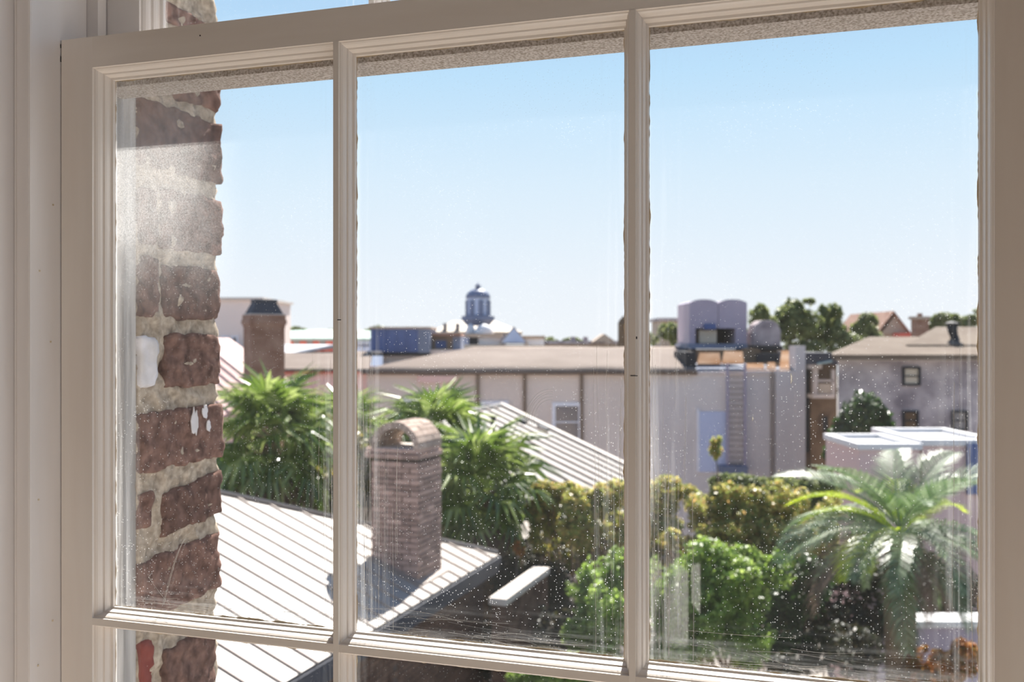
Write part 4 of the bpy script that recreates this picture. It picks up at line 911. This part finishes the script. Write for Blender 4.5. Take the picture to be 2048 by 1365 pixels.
bush('leafy_shrub', 'mid-green undergrowth behind the bright shrub in the right pane', 'shrub', 'leaf_myrtle',
     [(1330, 1130, 18.4, 70, 60, 900), (1430, 1140, 18.6, 80, 60, 1000), (1540, 1130, 18.4, 80, 70, 1000), (1640, 1120, 18.6, 70, 70, 900), (1350, 1240, 17.6, 80, 90, 900), (1560, 1200, 18, 90, 70, 900)], .10, 51)
bush('leafy_shrub', 'mid-green undergrowth behind the crepe myrtle stems by the second glazing bar', 'shrub', 'leaf_myrtle',
     [(1130, 1120, 17.6, 60, 60, 800), (1200, 1100, 17.8, 60, 60, 800), (1250, 1140, 17.6, 60, 70, 800), (1280, 1050, 18.2, 60, 60, 700)], .10, 52)
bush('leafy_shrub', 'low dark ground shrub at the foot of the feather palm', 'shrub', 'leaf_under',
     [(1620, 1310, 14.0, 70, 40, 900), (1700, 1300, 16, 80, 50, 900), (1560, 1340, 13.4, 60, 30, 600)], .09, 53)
# trees beyond the roofs
bush('round_tree', 'dark green round tree in front of the grey mottled wall', 'tree', 'leaf_dark', [(1722, 830, 31, 42, 42, 1500), (1700, 870, 31, 38, 40, 1200), (1750, 855, 31, 40, 40, 1200), (1690, 905, 30.5, 40, 30, 800)], .17, 22)
bush('far_tree', 'olive tree clump left of the mauve rooftop hood', 'tree', 'leaf_far', [(1330, 668, 62, 30, 26, 500), (1362, 672, 62, 26, 22, 450), (1300, 676, 62, 24, 18, 300)], .34, 23)
bush('far_tree', 'tall dark tree directly right of the mauve rooftop hood', 'tree', 'leaf_far', [(1512, 640, 58, 24, 36, 600), (1530, 668, 58, 40, 30, 700)], .34, 24)
bush('far_tree', 'tallest far tree with feathery crown above the copper roof', 'tree', 'leaf_far', [(1582, 625, 60, 30, 28, 700), (1612, 645, 60, 34, 34, 800), (1570, 660, 60, 36, 34, 800), (1592, 690, 60, 50, 30, 800), (1615, 606, 60, 14, 8, 90)], .34, 25)
bush('far_tree', 'wide far tree between the feathery one and the brown gable', 'tree', 'leaf_far', [(1658, 640, 61, 22, 34, 600), (1650, 672, 61, 40, 32, 800), (1690, 685, 61, 36, 24, 600)], .34, 26)
bush('far_tree', 'small far tree touching the brown gable house', 'tree', 'leaf_far', [(1728, 650, 64, 26, 22, 500), (1735, 672, 64, 34, 20, 500)], .34, 27)
bush('far_tree', 'far tree behind the flue of the grey house', 'tree', 'leaf_far', [(1905, 645, 70, 40, 20, 600), (1880, 655, 70, 30, 16, 400), (1945, 645, 70, 30, 20, 450)], .36, 28)
# distant tree line
for i, (px, w_, h_, lab) in enumerate(((630, 60, 14, 'low tree line behind the pale green roof'), (800, 60, 10, 'thin tree line behind the blue rooftop cabin'), (1120, 46, 8, 'tiny tree clump on the horizon right of the cupola'))):
    bush('distant_tree', lab, 'tree', 'leaf_far', [(px-w_/2, 664+6*(i == 2)*3, 140, w_/2, h_, 260), (px+w_/2, 666+6*(i == 2)*3, 140, w_/2, h_*.8, 260)], .7, 40+i)
# small lantern of foliage in front of the house eave
bush('leafy_shrub', 'orange sprig beside the eave of the grey ribbed roof', 'shrub', 'leaf_orange', [(1042, 1105, 15.0, 14, 24, 120)], .07, 31)

# ---- fan palms
def fan_leaf(name, m, seed):
    rr = random.Random(seed); mb = MB(); Lp = .55+.2*rr.random(); dr = .14+.1*rr.random()
    mb.tube([(0, 0, 0), (Lp*.5, 0, .02), (Lp, 0, -.02)], [.014, .012, .01], 4)
    hub = Vector((Lp, 0, -.02)); n = 19
    for i in range(n):
        a = math.radians(-128+256*i/(n-1)); Ls = (.72-.2*abs(a)/2.2)*rr.uniform(.85, 1.1)
        d = Vector((math.cos(a), math.sin(a), .25*abs(math.sin(a))))
        sd = Vector((-math.sin(a), math.cos(a), 0)); wd = .042
        m1 = hub+d*Ls*.5-UZ*dr*.12; tip = hub+d*Ls-UZ*(dr*rr.uniform(.7, 1.7)+.12*Ls)
        mb.add([hub, m1-sd*wd+UZ*.012, m1-UZ*.012, m1+sd*wd+UZ*.012, tip], [(0, 1, 2), (0, 2, 3), (1, 4, 2), (2, 4, 3)])
    return mb.mesh(name, m)
FAN = [fan_leaf('fan_leaf', M['palmetto'], i) for i in range(4)]
def palmetto(label, px, py, Y, sc, nl, seed):
    c = P(px, py, Y); r = empty('palmetto', (c.x, c.y, 0), label, 'palm', 'fan palms below the window'); rr = random.Random(seed)
    pts = [Vector((c.x+.05*math.sin(z*1.3), c.y, z)) for z in np.linspace(0, c.z, 9)]
    MB().tube(pts, [.17]*8+[.2], 9).build('trunk', M['fibre'], r, True)
    for i in range(nl):
        f_ = (i+.5)/nl; el = math.radians(78-128*f_**.9+rr.uniform(-8, 8)); az = i*2.39996+rr.uniform(-.2, .2)
        o = inst(FAN[i % 4], 'fan_leaf', r, c+Vector((0, 0, .1*(1-f_))), (rr.uniform(-.5, .5), -el, az), (sc*rr.uniform(.85, 1.15),)*3)
    for i in range(9):   # dead skirt under the crown
        tag(inst(FAN_DEAD, 'fan_leaf', r, c-Vector((0, 0, .1)), (rr.uniform(-.4, .4), rr.uniform(.8, 1.2), i*.7+rr.uniform(-.2, .2)), (sc*rr.uniform(.8, 1),)*3), 'dead brown fan leaf')
    return r
FAN_DEAD = fan_leaf('fan_leaf', M['palm_dead'], 9)
palmetto('fan-leaved palmetto left of the first glazing bar above the pale roof', 548, 885, 17, 1.12, 46, 1)
palmetto('fan-leaved palmetto with upright leaves directly behind the arched chimney', 868, 885, 18, .95, 40, 2)
palmetto('fan-leaved palmetto right of the arched chimney above the roof corner', 965, 985, 16.2, .98, 44, 3)
palmetto('smaller fan-leaved palmetto partly behind the first glazing bar', 690, 870, 21, .9, 34, 4)

# ---- feather palm on the right
def frond(name, m, L, th0, bend, seed, droop=.5, dens=30):
    rr = random.Random(seed); mb = MB(); pts = []; x = z = 0; n = 14
    for i in range(n+1):
        pts.append(Vector((x, 0, z))); t = i/n; th = th0-bend*t**1.2; x += L/n*math.cos(th); z += L/n*math.sin(th)
    mb.tube(pts, [.016*(1-.8*i/n) for i in range(n+1)], 4)
    for k in range(dens):
        t = .16+.84*k/(dens-1); f = t*n; i = min(int(f), n-1); p = pts[i].lerp(pts[i+1], f-i); tan = (pts[i+1]-pts[i]).normalized(); nn = Vector((-tan.z, 0, tan.x))
        ll = .36*math.sin(PI*min(1, .18+.8*t))**.7*(L/1.7)+.05
        for s in (-1, 1):
            d = (tan*(.55+.35*t)+Vector((0, s*.85, 0))+nn*.28).normalized()
            l2 = ll*rr.uniform(.85, 1.12); m1 = p+d*l2*.5; tip = p+d*l2-UZ*droop*l2*.55+tan*l2*.1; wd = .018*(L/1.7)
            sd = tan*wd
            mb.add([p-sd*.6, p+sd*.6, m1+sd, tip, m1-sd], [(0, 1, 2, 4), (4, 2, 3)])
    return mb.mesh(name, m)
FR = {'up': [frond('frond', M['palm_green'], 1.75, .5, 1.0, i, .3) for i in range(2)], 'mid': [frond('frond', M['palm_green'], 1.8, .25, 1.35, 5+i, .45) for i in range(3)],
      'down': [frond('frond', M['palm_green'], 1.6, -.15, 1.15, 9+i, .6) for i in range(2)], 'lime': [frond('frond', M['palm_lime'], 1.6, .3, 1.5, 20, .3)], 'dead': [frond('frond', M['palm_dead'], 1.4, -.5, 1.0, 30, .9)], 'hung': [frond('frond', M['palm_dead'], 1.95, .25, 2.1, 31, .9)]}
c = P(1800, 1075, 13.2)
dp = empty('feather_palm', (c.x, c.y, 0), 'grey-green feather palm with arching fronds and dead brown skirt at right', 'palm'); rr = random.Random(8)
MB().tube([Vector((c.x, c.y, z)) for z in np.linspace(0, c.z, 10)], [.2, .18, .18, .17, .17, .17, .18, .2, .22, .2], 10).build('trunk', M['fibre'], dp, True)
def put(kind, az, tilt=0, roll=0, sc=1, dz=0, lab=None):
    o = inst(rr.choice(FR[kind]), 'frond', dp, c+Vector((0, 0, dz)), (roll, -tilt, az), (sc,)*3)
    if lab: tag(o, lab)
for i in range(10): put('up', i*2.4+.3, rr.uniform(.25, .75), rr.uniform(-.3, .3), rr.uniform(.85, 1.05), .12)
for i in range(13): put('mid', i*2.399+.7, rr.uniform(-.1, .25), rr.uniform(-.4, .4), rr.uniform(.9, 1.12), .05)
for i in range(5): put('down', i*2.399+1.9, rr.uniform(-.25, .05), rr.uniform(-.4, .4), rr.uniform(.9, 1.1), -.05)
for az, tl, sc in ((3.75, .05, 1.0), (2.75, .55, 1.05), (2.95, .4, .95), (.4, .5, .9), (1.7, .7, .8), (3.95, .1, .85), (1.2, .8, .9)): put('lime', az, tl, .2, sc, .02, 'yellow-green frond')
for az, tl, sc in ((3.35, .5, 1.0), (4.4, 0, .8), (5.0, -.1, .8), (5.5, .1, .9), (5.9, .25, 1.0), (.2, 0, .9), (4.0, -.3, .7)): put('dead', az, tl, 0, sc, -.12, 'dead brown frond')
for az, tl, sc in ((3.45, .05, 1.0), (5.3, .1, .75), (5.75, .1, .85), (4.75, -.1, .7)): put('hung', az, tl, 0, sc, -.05, 'dead brown frond hanging down')
bpy.context.view_layer.update()
